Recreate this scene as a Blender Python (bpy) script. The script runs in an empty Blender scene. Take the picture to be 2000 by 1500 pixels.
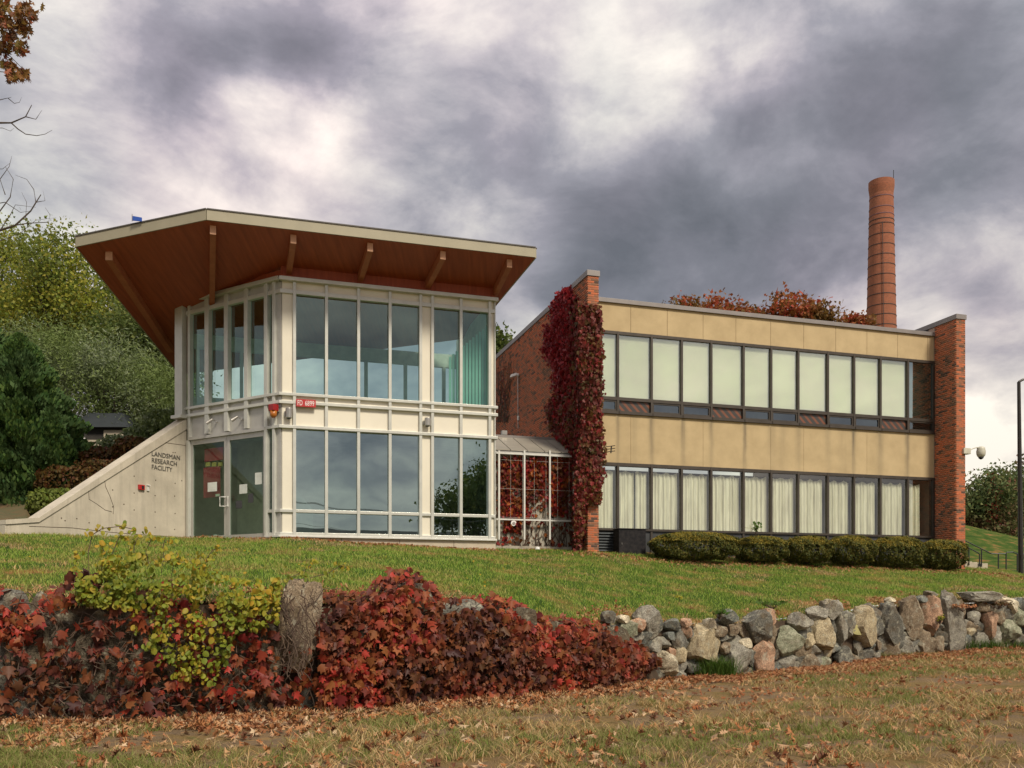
import bpy, math, random
import numpy as np
from mathutils import Vector, Matrix, noise as mnoise
random.seed(7); RNG = np.random.default_rng(7)
sc = bpy.context.scene
COL = sc.collection
EYE = 1.6; F = 1750.0; HY = 1165.0          # eye height, focal length and horizon row of the 2000 x 1500 picture

# ------------------------------------------------------------------ camera, sky, sun, exposure
cam_data = bpy.data.cameras.new('camera'); cam = bpy.data.objects.new('camera', cam_data); COL.objects.link(cam)
cam.location = (0, 0, EYE); cam.rotation_euler = (math.pi/2, 0, 0)
cam_data.sensor_width = 36; cam_data.lens = 36*F/2000; cam_data.shift_y = (HY-750)/2000
cam_data.clip_start = .1; cam_data.clip_end = 2000
sc.camera = cam
SUN_EL, SUN_AZ = math.radians(46), math.radians(146)
world = bpy.data.worlds.new('World'); sc.world = world; world.use_nodes = True
sun_data = bpy.data.lights.new('sun', 'SUN'); sun = bpy.data.objects.new('sun', sun_data); COL.objects.link(sun)
sun_data.energy = 1.5; sun_data.angle = math.radians(12); sun_data.color = (1, .90, .74)
sdir = Vector((math.sin(SUN_AZ)*math.cos(SUN_EL), math.cos(SUN_AZ)*math.cos(SUN_EL), math.sin(SUN_EL)))
sun.rotation_euler = sdir.to_track_quat('Z', 'Y').to_euler(); sun.location = sdir*60
sc.view_settings.view_transform = 'Standard'; sc.view_settings.look = 'None'; sc.view_settings.gamma = 1
sc.view_settings.exposure = 1.22; sc.view_settings.use_curve_mapping = False
try:
    sc.cycles.transparent_max_bounces = 12; sc.cycles.max_bounces = 8
except Exception: pass

class NT:
    """small node helper"""
    def __init__(s, tree): s.t = tree; s.n = tree.nodes; s.l = tree.links
    def new(s, kind, **kw):
        x = s.n.new(kind)
        for k, v in kw.items():
            if k.startswith('i_'): x.inputs[k[2:].replace('_', ' ')].default_value = v
            else: setattr(x, k, v)
        return x
    def link(s, a, b): s.l.new(a, b)
    def val(s, sock, v):
        if isinstance(v, (int, float)): sock.default_value = v
        elif isinstance(v, (tuple, list)): sock.default_value = v
        else: s.link(v, sock)
    def math(s, op, a, b=None, c=None, clamp=False):
        x = s.n.new('ShaderNodeMath'); x.operation = op; x.use_clamp = clamp
        s.val(x.inputs[0], a)
        if b is not None: s.val(x.inputs[1], b)
        if c is not None: s.val(x.inputs[2], c)
        return x.outputs[0]
    def vmath(s, op, a, b=None):
        x = s.n.new('ShaderNodeVectorMath'); x.operation = op; s.val(x.inputs[0], a)
        if b is not None: s.val(x.inputs[1], b)
        return x.outputs['Value'] if op in ('DOT_PRODUCT', 'LENGTH') else x.outputs[0]
    def scale(s, a, f):
        x = s.n.new('ShaderNodeVectorMath'); x.operation = 'SCALE'; s.val(x.inputs[0], a); s.val(x.inputs['Scale'], f); return x.outputs[0]
    def noise(s, vec, scale, detail=4, rough=.55, dist=0, color=False):
        x = s.n.new('ShaderNodeTexNoise'); x.inputs['Scale'].default_value = scale; x.inputs['Detail'].default_value = detail
        x.inputs['Roughness'].default_value = rough; x.inputs['Distortion'].default_value = dist
        if vec is not None: s.link(vec, x.inputs['Vector'])
        return x.outputs['Color'] if color else x.outputs['Fac']
    def ramp(s, fac, stops, interp='LINEAR'):
        x = s.n.new('ShaderNodeValToRGB'); x.color_ramp.interpolation = interp; e = x.color_ramp.elements
        while len(e) < len(stops): e.new(.5)
        for k, (p, c) in enumerate(stops):
            e[k].position = p; e[k].color = (c, c, c, 1) if isinstance(c, (int, float)) else (*c, 1)
        s.val(x.inputs[0], fac); return x.outputs[0]
    def mix(s, f, a, b, blend='MIX'):
        x = s.n.new('ShaderNodeMix'); x.data_type = 'RGBA'; x.blend_type = blend; x.clamp_factor = True
        s.val(x.inputs[0], f); s.val(x.inputs[6], (*a, 1) if isinstance(a, tuple) else a); s.val(x.inputs[7], (*b, 1) if isinstance(b, tuple) else b)
        return x.outputs[2]

def pxdir(u, v): return Vector(((u-1000)/F, 1, (HY-v)/F)).normalized()

def build_sky():
    k = NT(world.node_tree); k.n.clear()
    out = k.new('ShaderNodeOutputWorld')
    tc = k.new('ShaderNodeTexCoord'); vec = k.vmath('NORMALIZE', tc.outputs['Generated'])
    sky = k.new('ShaderNodeTexSky', sky_type='NISHITA'); sky.sun_disc = False
    sky.sun_elevation = SUN_EL; sky.sun_rotation = SUN_AZ
    b1 = k.new('ShaderNodeBackground'); b1.inputs['Strength'].default_value = .1; k.link(sky.outputs[0], b1.inputs['Color'])
    # cloud deck: the view direction is laid out on a flat layer so that clouds flatten towards the horizon
    sep = k.new('ShaderNodeSeparateXYZ'); k.link(vec, sep.inputs[0])
    zz = k.math('ADD', k.math('ABSOLUTE', sep.outputs[2]), .42)
    comb = k.new('ShaderNodeCombineXYZ'); k.link(k.math('DIVIDE', sep.outputs[0], zz), comb.inputs[0]); k.link(k.math('DIVIDE', sep.outputs[1], zz), comb.inputs[1])
    k.link(k.math('MULTIPLY', sep.outputs[2], .9), comb.inputs[2])
    p = comb.outputs[0]
    w1 = k.vmath('SUBTRACT', k.noise(vec, 3.2, 4, .55, color=True), (.5, .5, .5))
    w2 = k.vmath('SUBTRACT', k.noise(vec, 11, 5, .6, color=True), (.5, .5, .5))
    wv = k.vmath('ADD', vec, k.vmath('ADD', k.scale(w1, .26), k.scale(w2, .07)))
    wv = k.vmath('NORMALIZE', wv)
    n1 = k.noise(p, 2.1, 9, .56, .5); n2 = k.noise(p, 6.5, 8, .6, .25)
    v = k.math('ADD', k.math('MULTIPLY', k.math('SUBTRACT', n1, .5), 1.35), k.math('MULTIPLY', k.math('SUBTRACT', n2, .5), .72))
    v = k.math('ADD', v, .50)
    zr2 = k.math('MULTIPLY', sep.outputs[2], 1/.16); v = k.math('ADD', v, k.math('MULTIPLY', k.math('EXPONENT', k.math('MULTIPLY', k.math('MULTIPLY', zr2, zr2), -1)), .30))   # brighter gap under the cloud deck along the horizon
    blobs = [  # u, v, radius in picture pixels, amount
        (340, 170, 80, -.20), (560, 90, 140, -.36), (440, 60, 130, -.16), (690, 150, 90, -.24), (480, 190, 55, .24), (610, 270, 105, .24), (690, 340, 90, .15),
        (1030, 270, 85, -.24), (880, 420, 100, -.04), (1360, 440, 150, -.15), (1560, 360, 180, -.14), (1250, 560, 110, -.10), (1580, 150, 160, -.14), (1800, 130, 130, -.16), (1900, 330, 160, -.12),
        (1270, 60, 110, .17), (1200, 200, 110, .13), (1330, 10, 90, .06), (950, 60, 90, .14), (90, 160, 150, .04), (250, 120, 110, -.02), (200, 330, 150, .04), (420, 340, 120, .10), (700, 330, 90, .08), (1820, 600, 80, .26), (1740, 560, 60, .12), (1960, 900, 48, .85), (1900, 935, 45, .6),
        (1010, 630, 70, .28), (1020, 470, 100, .08), (1880, 830, 65, -.26), (1950, 720, 80, -.10), (1850, 20, 200, .10), (150, 20, 120, -.05), (60, 300, 120, -.04)]
    for (u, vv, r, a) in blobs:
        d = pxdir(u, vv); dot = k.vmath('DOT_PRODUCT', wv, tuple(d))
        g = k.math('EXPONENT', k.math('MULTIPLY', k.math('SUBTRACT', 1.0, dot), -1.0/((r/F)**2)))
        v = k.math('ADD', v, k.math('MULTIPLY', g, a))
    col = k.ramp(v, [(0.0, (.11, .113, .122)), (.22, (.17, .17, .185)), (.40, (.255, .25, .268)), (.54, (.40, .38, .38)), (.68, (.58, .55, .50)), (1.0, (1.0, .94, .78))])
    tint = k.ramp(k.noise(vec, 2.3, 3), [(.35, (.93, 1.0, 1.0)), (.65, (1.06, .97, 1.04))])
    col = k.mix(1.0, col, tint, 'MULTIPLY')
    col = k.scale(col, k.math('ADD', .78, k.math('MULTIPLY', k.math('MAXIMUM', sep.outputs[2], 0), 1.15)))   # an overcast sky brightens towards the zenith
    b2 = k.new('ShaderNodeBackground'); b2.inputs['Strength'].default_value = .475; k.link(col, b2.inputs['Color'])
    m = k.new('ShaderNodeMixShader'); m.inputs[0].default_value = .96
    k.link(b1.outputs[0], m.inputs[1]); k.link(b2.outputs[0], m.inputs[2]); k.link(m.outputs[0], out.inputs[0])
build_sky()

# ------------------------------------------------------------------ materials
MATS = {}
def new_mat(name):
    m = bpy.data.materials.new(name); m.use_nodes = True; k = NT(m.node_tree); k.n.clear()
    out = k.new('ShaderNodeOutputMaterial'); bs = k.new('ShaderNodeBsdfPrincipled'); k.link(bs.outputs[0], out.inputs[0])
    MATS[name] = m; return m, k, bs, out
def coords(k, which='Object'): return k.new('ShaderNodeTexCoord').outputs[which]
def add_bump(k, bs, h, strength=.4, dist=.02):
    b = k.new('ShaderNodeBump'); b.inputs['Strength'].default_value = strength; b.inputs['Distance'].default_value = dist
    k.link(h, b.inputs['Height']); k.link(b.outputs[0], bs.inputs['Normal'])
def plain(name, c, rough=.6, metal=0, c2=None, sc_=3, bump=0, bscale=30, spec=.5, streak=0):
    m, k, bs, out = new_mat(name); g = k.new('ShaderNodeNewGeometry').outputs['Position']
    c2 = c2 or tuple(x*.72 for x in c)
    f = k.ramp(k.noise(g, sc_, 6, .62), [(.35, 0), (.68, 1)])
    col = k.mix(f, c, c2)
    if streak:
        mp = k.new('ShaderNodeMapping'); mp.inputs['Scale'].default_value = (5, 5, .35); k.link(g, mp.inputs[0])
        s = k.ramp(k.noise(mp.outputs[0], 1.3, 5, .6), [(.5, 0), (.8, streak)])
        col = k.mix(s, col, tuple(x*.45 for x in c))
    k.link(col, bs.inputs['Base Color']); bs.inputs['Roughness'].default_value = rough; bs.inputs['Metallic'].default_value = metal
    bs.inputs['Specular IOR Level'].default_value = spec
    if bump: add_bump(k, bs, k.noise(g, bscale, 5, .65), bump, .01)
    return m
def rnd(k):
    a = k.new('ShaderNodeNewGeometry').outputs['Random Per Island']; b = k.new('ShaderNodeObjectInfo').outputs['Random']
    return k.math('FRACT', k.math('ADD', a, b))
def leafy(name, stops, trans=.35, rough=.55, patch=None, patch_scale=.8, vein=False):
    """colour picked per leaf; patch = a second set of colours that takes over in patches of the plant"""
    m, k, bs, out = new_mat(name); r = rnd(k)
    n = len(stops); col = k.ramp(r, [((i+.0)/max(1, n), c) for i, c in enumerate(stops)], 'LINEAR')
    g = k.new('ShaderNodeNewGeometry').outputs['Position']
    if patch:
        n2 = len(patch); c2 = k.ramp(r, [(i/max(1, n2), c) for i, c in enumerate(patch)])
        f = k.ramp(k.noise(g, patch_scale, 3), [(.44, 0), (.58, 1)])
        col = k.mix(f, col, c2)
    col = k.mix(k.math('MULTIPLY', k.noise(g, 35, 3), .5), col, k.mix(1.0, col, (.45, .42, .4), 'MULTIPLY'))
    k.link(col, bs.inputs['Base Color']); bs.inputs['Roughness'].default_value = rough; bs.inputs['Specular IOR Level'].default_value = .25
    tr = k.new('ShaderNodeBsdfTranslucent'); k.link(col, tr.inputs[0])
    mx = k.new('ShaderNodeMixShader'); mx.inputs[0].default_value = trans
    k.link(bs.outputs[0], mx.inputs[1]); k.link(tr.outputs[0], mx.inputs[2]); k.link(mx.outputs[0], out.inputs[0])
    return m
def glass(name, tint, refl=.12, refl_tint=(.9, .95, 1), wav=.004, wscale=1.2):
    m, k, bs, out = new_mat(name); k.n.remove(bs)
    t = k.new('ShaderNodeBsdfTransparent'); t.inputs[0].default_value = (*tint, 1)
    g = k.new('ShaderNodeBsdfGlossy'); g.inputs['Roughness'].default_value = .0; g.inputs[0].default_value = (*refl_tint, 1)
    pos = k.new('ShaderNodeNewGeometry').outputs['Position']
    b = k.new('ShaderNodeBump'); b.inputs['Strength'].default_value = .25; b.inputs['Distance'].default_value = wav
    k.link(k.noise(pos, wscale, 1), b.inputs['Height']); k.link(b.outputs[0], g.inputs['Normal'])
    ge = k.new('ShaderNodeNewGeometry'); cz_ = k.math('ABSOLUTE', k.vmath('DOT_PRODUCT', ge.outputs['Incoming'], ge.outputs['Normal']))
    f = k.math('ADD', refl, k.math('MULTIPLY', k.math('POWER', k.math('SUBTRACT', 1.0, cz_, clamp=True), 4.0), 1-refl), clamp=True)
    mx = k.new('ShaderNodeMixShader'); k.link(f, mx.inputs[0]); k.link(t.outputs[0], mx.inputs[1]); k.link(g.outputs[0], mx.inputs[2])
    k.link(mx.outputs[0], out.inputs[0]); return m

def mats():
    plain('aluminium', (.62, .62, .56), .38, .25, (.52, .52, .47), 2.5, spec=.5)
    plain('aluminium_door', (.50, .49, .45), .42, .25, (.42, .41, .38), 2.5)
    plain('cream_panel', (.80, .75, .62), .5, 0, (.74, .69, .57), 1.2, bump=.05, bscale=40)
    plain('concrete', (.590, .531, .425), .9, 0, (.448, .401, .319), 1.4, bump=.35, bscale=22, streak=.55)
    plain('concrete_light', (.56, .49, .37), .9, 0, (.45, .39, .30), 2, bump=.25, bscale=25)
    plain('fascia_metal', (.333, .302, .211), .5, .1, (.297, .270, .189), 2)
    plain('roof_edge', (.10, .09, .08), .6)
    plain('coping_metal', (.27, .245, .23), .5, .3, (.22, .2, .19), 2)
    plain('membrane', (.035, .033, .035), .9)
    plain('bronze_frame', (.075, .062, .05), .45, .3, (.055, .045, .035), 4)
    plain('dark_panel', (.055, .058, .06), .5)
    plain('stucco', (.46, .42, .34), .95, 0, (.33, .30, .24), 2.5, bump=.4, bscale=40, streak=.6)
    plain('zinc_roof', (.36, .33, .27), .5, .3, (.30, .275, .225), 1.5)
    plain('white_metal', (.72, .71, .66), .45, .1, (.62, .61, .56), 5)
    plain('mortar', (.42, .31, .24), .95, 0, (.34, .25, .19), 6, bump=.3)
    plain('sign_red', (.50, .03, .03), .4, 0, (.42, .02, .02), 3)
    plain('white_paint', (.85, .83, .8), .5, 0, (.8, .78, .74), 3)
    plain('letter_metal', (.20, .19, .17), .4, .5)
    plain('amber', (.45, .16, .03), .25, 0, (.4, .12, .02), 5)
    plain('red_lens', (.33, .01, .01), .3, 0, (.28, .01, .01), 5)
    plain('steel', (.5, .48, .44), .35, .7)
    plain('black_paint', (.02, .02, .022), .45)
    plain('pole_bronze', (.045, .04, .035), .4, .4)
    plain('box_black', (.018, .018, .02), .95, 0, (.04, .036, .036), 9, bump=.3, spec=.1)
    plain('louver', (.075, .085, .09), .6)
    plain('interior_wall', (.62, .64, .55), .9)
    plain('interior_floor', (.12, .10, .09), .7)
    plain('interior_dark', (.05, .045, .04), .9)
    plain('paper', (.75, .78, .72), .8)
    plain('dark_paper', (.06, .06, .065), .8)
    plain('poster_red', (.35, .035, .05), .7, 0, (.25, .02, .03), 6)
    plain('poster_yellow', (.5, .42, .12), .7)
    plain('white_plastic', (.75, .78, .76), .4)
    plain('blind', (.42, .60, .52), .8, 0, (.36, .52, .46), 2)
    plain('bark', (.10, .075, .055), .95, 0, (.05, .04, .03), 9, bump=.6, bscale=30)
    plain('bark_grey', (.16, .13, .10), .95, 0, (.09, .07, .055), 9, bump=.6, bscale=30)
    plain('vine_stem', (.13, .088, .06), .95, 0, (.06, .04, .03), 9)
    plain('earth', (.10, .065, .04), 1, 0, (.05, .036, .024), 6, bump=.6)
    plain('hill_grass', (.10, .15, .03), 1, 0, (.15, .15, .05), .7, bump=.5, bscale=8)
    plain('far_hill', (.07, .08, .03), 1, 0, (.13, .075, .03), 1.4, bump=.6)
    plain('slate_roof', (.025, .032, .036), .7)
    plain('house_wall', (.4, .37, .32), .9)
    plain('house_roof', (.07, .07, .075), .9)
    plain('blue_fabric', (.02, .09, .45), .7)
    plain('camera_white', (.62, .60, .48), .4)
    plain('asphalt', (.05, .05, .05), .9)
    # shade behind upper glass
    plain('shade_cloth', (.80, .86, .62), .9, 0, (.78, .78, .62), 1)
    m, k, bs, out = new_mat('curtain'); bs.inputs['Roughness'].default_value = 1
    g = k.new('ShaderNodeNewGeometry').outputs['Position']; mp = k.new('ShaderNodeMapping'); mp.inputs['Scale'].default_value = (1, 1, .12); k.link(g, mp.inputs[0])
    k.link(k.ramp(k.noise(mp.outputs[0], 9, 4, .6), [(.3, (.60, .57, .48)), (.6, (.82, .80, .68))]), bs.inputs['Base Color'])
    # soffit timber
    m, k, bs, out = new_mat('soffit_wood'); bs.inputs['Roughness'].default_value = .6
    g = k.new('ShaderNodeNewGeometry').outputs['Position']; mp = k.new('ShaderNodeMapping'); mp.inputs['Rotation'].default_value = (0, 0, -.298); mp.inputs['Scale'].default_value = (8, .5, 1); k.link(g, mp.inputs[0])
    c = k.ramp(k.noise(mp.outputs[0], 1.5, 5, .6), [(.3, (.27, .056, .023)), (.7, (.41, .09, .034))])
    k.link(c, bs.inputs['Base Color'])
    plain('beam_wood', (.44, .145, .065), .6, 0, (.35, .105, .045), 3, bump=.1)
    plain('beam_end', (.62, .34, .20), .6, 0, (.52, .27, .15), 6)
    # beige precast with run-off stains below the mullions (x runs along the wall in the part's own frame)
    # brick
    m, k, bs, out = new_mat('brick'); r = rnd(k); g = k.new('ShaderNodeNewGeometry').outputs['Position']
    c = k.ramp(r, [(0, (.525, .149, .061)), (.3, (.630, .175, .070)), (.55, (.438, .158, .079)), (.78, (.333, .149, .079)), (.9, (.193, .105, .061)), (.97, (.105, .061, .044))])
    c = k.mix(k.math('MULTIPLY', k.ramp(k.noise(g, .9, 4), [(.45, 0), (.7, 1)]), .35), c, (.17, .10, .055))
    c = k.mix(k.math('MULTIPLY', k.noise(g, 60, 4), .5), c, k.mix(1.0, c, (.5, .5, .5), 'MULTIPLY'))
    k.link(c, bs.inputs['Base Color']); bs.inputs['Roughness'].default_value = .9; add_bump(k, bs, k.noise(g, 90, 4), .35, .004)
    # chimney brick (too far to tell bricks apart)
    m, k, bs, out = new_mat('chimney_brick'); g = coords(k, 'Object')
    sep = k.new('ShaderNodeSeparateXYZ'); k.link(g, sep.inputs[0])
    ang = k.math('MULTIPLY', k.math('ARCTAN2', sep.outputs[1], sep.outputs[0]), 1.35)
    cb = k.new('ShaderNodeCombineXYZ'); k.link(ang, cb.inputs[0]); k.link(sep.outputs[2], cb.inputs[1])
    br = k.new('ShaderNodeTexBrick'); k.link(cb.outputs[0], br.inputs['Vector'])
    br.inputs['Color1'].default_value = (.35, .115, .06, 1); br.inputs['Color2'].default_value = (.25, .09, .05, 1); br.inputs['Mortar'].default_value = (.30, .15, .09, 1)
    br.inputs['Scale'].default_value = 1; br.inputs['Brick Width'].default_value = .24; br.inputs['Row Height'].default_value = .085; br.inputs['Mortar Size'].default_value = .006
    c = k.mix(k.ramp(k.noise(g, .8, 5), [(.4, 0), (.7, .6)]), br.outputs[0], (.24, .085, .045))
    k.link(c, bs.inputs['Base Color']); bs.inputs['Roughness'].default_value = .95
    plain('band_steel', (.07, .05, .045), .8); plain('band_pale', (.22, .12, .14), .8)
    # stones: colour per stone, lichen and grain over it
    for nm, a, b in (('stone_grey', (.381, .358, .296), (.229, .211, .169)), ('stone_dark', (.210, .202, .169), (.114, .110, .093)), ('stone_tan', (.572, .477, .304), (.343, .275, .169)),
                     ('stone_pink', (.611, .385, .253), (.400, .239, .153)), ('stone_pale', (.801, .697, .506), (.516, .458, .320)), ('stone_green', (.381, .385, .270), (.210, .220, .143)), ('stone_slate', (.229, .239, .210), (.143, .151, .135)), ('boulder_dark', (.160, .132, .091), (.080, .066, .046)), ('stone_brown', (.343, .265, .177), (.191, .146, .101))):
        m, k, bs, out = new_mat(nm); g = k.new('ShaderNodeNewGeometry').outputs['Position']; oi = k.new('ShaderNodeObjectInfo').outputs['Random']
        f = k.ramp(k.noise(g, 5.5, 8, .7, .6), [(.36, 0), (.64, 1)]); c = k.mix(f, a, b)
        sp = k.ramp(k.noise(g, 55, 5, .7), [(.42, .45), (.62, 1.3)]); c = k.mix(1.0, c, sp, 'MULTIPLY')
        li = k.ramp(k.noise(g, 7, 7, .78), [(.53, 0), (.62, .7)]); c = k.mix(li, c, (.44, .42, .32))
        st = k.ramp(k.noise(g, 3.1, 6, .7), [(.50, 0), (.66, .7)]); c = k.mix(st, c, (.12, .085, .05))
        k.link(c, bs.inputs['Base Color']); bs.inputs['Roughness'].default_value = .95; bs.inputs['Specular IOR Level'].default_value = .2
        h = k.math('ADD', k.noise(g, 16, 8, .7), k.math('MULTIPLY', k.noise(g, 70, 4), .4)); add_bump(k, bs, h, .75, .02)
    plain('lichen_yellow', (.48, .44, .20), 1, 0, (.36, .33, .14), 18, bump=.5, bscale=50)
    # grounds
    m, k, bs, out = new_mat('lawn_soil'); g = k.new('ShaderNodeNewGeometry').outputs['Position']
    c = k.ramp(k.noise(g, 1.1, 7, .65), [(.34, (.035, .075, .012)), (.50, (.07, .12, .02)), (.58, (.16, .15, .04)), (.66, (.32, .16, .06))])
    c = k.mix(k.math('MULTIPLY', k.noise(g, 40, 5), .7), c, k.mix(1.0, c, (.4, .42, .35), 'MULTIPLY'))
    k.link(c, bs.inputs['Base Color']); bs.inputs['Roughness'].default_value = 1; bs.inputs['Specular IOR Level'].default_value = .1; add_bump(k, bs, k.noise(g, 26, 6, .7), .8, .04)
    m, k, bs, out = new_mat('verge_soil'); g = k.new('ShaderNodeNewGeometry').outputs['Position']
    c = k.ramp(k.noise(g, 1.3, 8, .68), [(.30, (.12, .13, .04)), (.44, (.31, .21, .09)), (.56, (.26, .19, .12)), (.70, (.44, .28, .12))])
    c = k.mix(k.math('MULTIPLY', k.noise(g, 45, 6, .7), .8), c, k.mix(1.0, c, (.45, .42, .4), 'MULTIPLY'))
    k.link(c, bs.inputs['Base Color']); bs.inputs['Roughness'].default_value = 1; bs.inputs['Specular IOR Level'].default_value = .1; add_bump(k, bs, k.noise(g, 30, 7, .7), .9, .05)
    leafy('grass_green', [(.146, .289, .027), (.231, .386, .043), (.308, .444, .067), (.386, .464, .095)], .3, .6, patch=[(.175, .308, .030), (.347, .386, .077), (.502, .424, .136)], patch_scale=1.1)
    leafy('grass_dry', [(.726, .436, .157), (.636, .454, .212), (.515, .333, .152), (.757, .574, .303), (.333, .228, .107), (.242, .257, .075)], .25, .7)
    leafy('grass_verge', [(.144, .230, .029), (.245, .287, .071), (.345, .302, .115)], .3, .7)
    leafy('litter', [(.554, .264, .106), (.396, .158, .059), (.660, .396, .198), (.290, .106, .046), (.502, .185, .066), (.792, .594, .370), (.185, .079, .040)], .2, .7)
    leafy('litter_rust', [(.375, .138, .056), (.475, .200, .081), (.250, .088, .037), (.562, .325, .163)], .2, .7)
    leafy('vine_red', [(.566, .071, .053), (.472, .165, .059), (.260, .059, .026), (.165, .035, .026), (.330, .088, .029), (.354, .035, .035), (.118, .029, .024), (.401, .142, .041), (.236, .088, .035), (.496, .053, .035)], .3, .5,
          patch=[(.088, .033, .026), (.130, .042, .026), (.071, .029, .029), (.189, .065, .035), (.118, .059, .024), (.260, .088, .035)], patch_scale=.75)
    leafy('vine_yellow', [(.280, .336, .028), (.420, .420, .041), (.183, .265, .028), (.504, .420, .041), (.364, .336, .041), (.560, .364, .041)], .35, .5, patch=[(.168, .239, .028), (.252, .308, .035), (.140, .196, .028), (.336, .349, .041)], patch_scale=1.6)
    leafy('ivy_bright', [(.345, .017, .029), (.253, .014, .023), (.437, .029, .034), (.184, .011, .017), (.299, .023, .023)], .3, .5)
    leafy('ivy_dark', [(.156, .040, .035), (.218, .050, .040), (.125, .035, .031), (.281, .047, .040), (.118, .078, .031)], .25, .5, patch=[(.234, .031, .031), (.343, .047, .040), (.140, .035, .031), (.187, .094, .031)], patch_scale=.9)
    leafy('ivy_link', [(.420, .018, .024), (.336, .024, .024), (.168, .024, .024), (.504, .048, .024), (.108, .030, .018), (.540, .144, .024)], .3, .5, patch=[(.120, .024, .024), (.168, .024, .024), (.192, .072, .024)], patch_scale=1.5)
    leafy('tree_yellow', [(.300, .356, .037), (.413, .413, .056), (.206, .281, .037), (.525, .450, .075), (.150, .206, .037)], .4, .6, patch=[(.150, .225, .037), (.244, .300, .056), (.188, .225, .056)], patch_scale=.35)
    leafy('tree_green', [(.095, .149, .027), (.135, .189, .041), (.068, .108, .027), (.189, .216, .054)], .35, .6, patch=[(.135, .162, .041), (.081, .121, .027)], patch_scale=.4)
    leafy('tree_silver', [(.227, .276, .145), (.145, .194, .089), (.356, .406, .259), (.114, .162, .065), (.259, .324, .114)], .3, .55, patch=[(.130, .194, .049), (.194, .259, .073)], patch_scale=.5)
    leafy('tree_juniper', [(.069, .151, .032), (.109, .204, .049), (.163, .246, .055), (.049, .109, .032)], .2, .7, patch=[(.055, .124, .041), (.097, .163, .055)], patch_scale=1)
    leafy('tree_red', [(.420, .120, .040), (.320, .080, .035), (.500, .160, .045), (.240, .150, .040), (.500, .090, .050)], .35, .6, patch=[(.150, .110, .030), (.220, .120, .030)], patch_scale=.35)
    leafy('tree_far', [(.117, .180, .064), (.169, .211, .075), (.085, .139, .054), (.211, .232, .085)], .3, .7, patch=[(.147, .180, .064), (.232, .211, .075), (.211, .106, .064)], patch_scale=.22)
    leafy('oak_leaf', [(.30, .20, .05), (.36, .15, .05), (.24, .20, .05), (.40, .11, .05), (.18, .10, .05)], .35, .5)
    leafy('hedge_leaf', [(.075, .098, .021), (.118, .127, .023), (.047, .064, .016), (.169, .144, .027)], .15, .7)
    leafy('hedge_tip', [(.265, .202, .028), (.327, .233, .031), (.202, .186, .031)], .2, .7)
    leafy('weed_green', [(.05, .12, .015), (.08, .16, .02), (.11, .19, .03)], .35, .6)
    leafy('shrub_rust', [(.124, .062, .012), (.087, .062, .012), (.161, .081, .019), (.056, .050, .012), (.112, .037, .012)], .3, .6)
    glass('glass_tower_up', (.58, .80, .74), .14, (.58, .86, .84), .010, 1.0)
    glass('glass_tower_low', (.34, .46, .45), .48, (.68, .84, .82), .012, .9)
    glass('glass_door', (.72, .84, .74), .08, (.6, .8, .75), .01, .8)
    glass('glass_shade', (.97, .99, .94), .42, (.93, 1.0, .88), .02, .6)
    glass('glass_curtain', (.92, .95, .88), .16, (.95, .97, .95), .012, .8)
    glass('glass_hopper', (.30, .34, .36), .22, (.6, .72, .8), .01, .8)
    # brown infill pane; diagonal orange streaks paint the mirrored brick into its colour
    m, k, bs, out = new_mat('brown_brick_reflection'); g = coords(k, 'Object'); sep = k.new('ShaderNodeSeparateXYZ'); k.link(g, sep.inputs[0])
    w = k.math('SINE', k.math('MULTIPLY', k.math('ADD', sep.outputs[0], k.math('MULTIPLY', sep.outputs[2], 1.0)), 24))
    w2 = k.noise(g, 12, 3)
    c = k.ramp(k.math('ADD', w, k.math('MULTIPLY', w2, .6)), [(.45, (.055, .05, .045)), (.75, (.20, .075, .04))])
    k.link(c, bs.inputs['Base Color']); bs.inputs['Roughness'].default_value = .35
mats()

# ------------------------------------------------------------------ objects and meshes
WLOC = {}
def put(o, loc, parent=None, rotz=0):
    COL.objects.link(o); loc = Vector(loc); WLOC[o.name] = loc
    if parent is not None: o.parent = parent; o.location = loc - WLOC[parent.name]
    else: o.location = loc
    o.rotation_euler = (0, 0, rotz); return o
def tag(o, label=None, cat=None, group=None, kind=None):
    for a, b in (('label', label), ('category', cat), ('group', group), ('kind', kind)):
        if b: o[a] = b
    return o
def thing(name, loc, label, cat, group=None):
    return tag(put(bpy.data.objects.new(name, None), loc), label, cat, group)
def np_mesh(name, V, Fc, mat, smooth=False):
    V = np.asarray(V, dtype=np.float32).reshape(-1, 3); Fc = np.asarray(Fc, dtype=np.int32)
    me = bpy.data.meshes.new(name); n, kk = Fc.shape
    me.vertices.add(len(V)); me.vertices.foreach_set('co', V.ravel())
    me.loops.add(n*kk); me.loops.foreach_set('vertex_index', Fc.ravel())
    me.polygons.add(n); me.polygons.foreach_set('loop_start', np.arange(0, n*kk, kk, dtype=np.int32))
    try: me.polygons.foreach_set('loop_total', np.full(n, kk, dtype=np.int32))
    except Exception: pass
    if smooth: me.polygons.foreach_set('use_smooth', np.ones(n, dtype=bool))
    me.update(calc_edges=True); me.materials.append(MATS[mat]); return me
def np_obj(name, V, Fc, mat, parent=None, smooth=False, origin=None):
    V = np.asarray(V, dtype=np.float64).reshape(-1, 3)
    o0 = np.array(origin if origin is not None else (V.min(0)+V.max(0))/2)
    o = bpy.data.objects.new(name, np_mesh(name, V-o0, Fc, mat, smooth)); return put(o, o0, parent)

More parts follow.
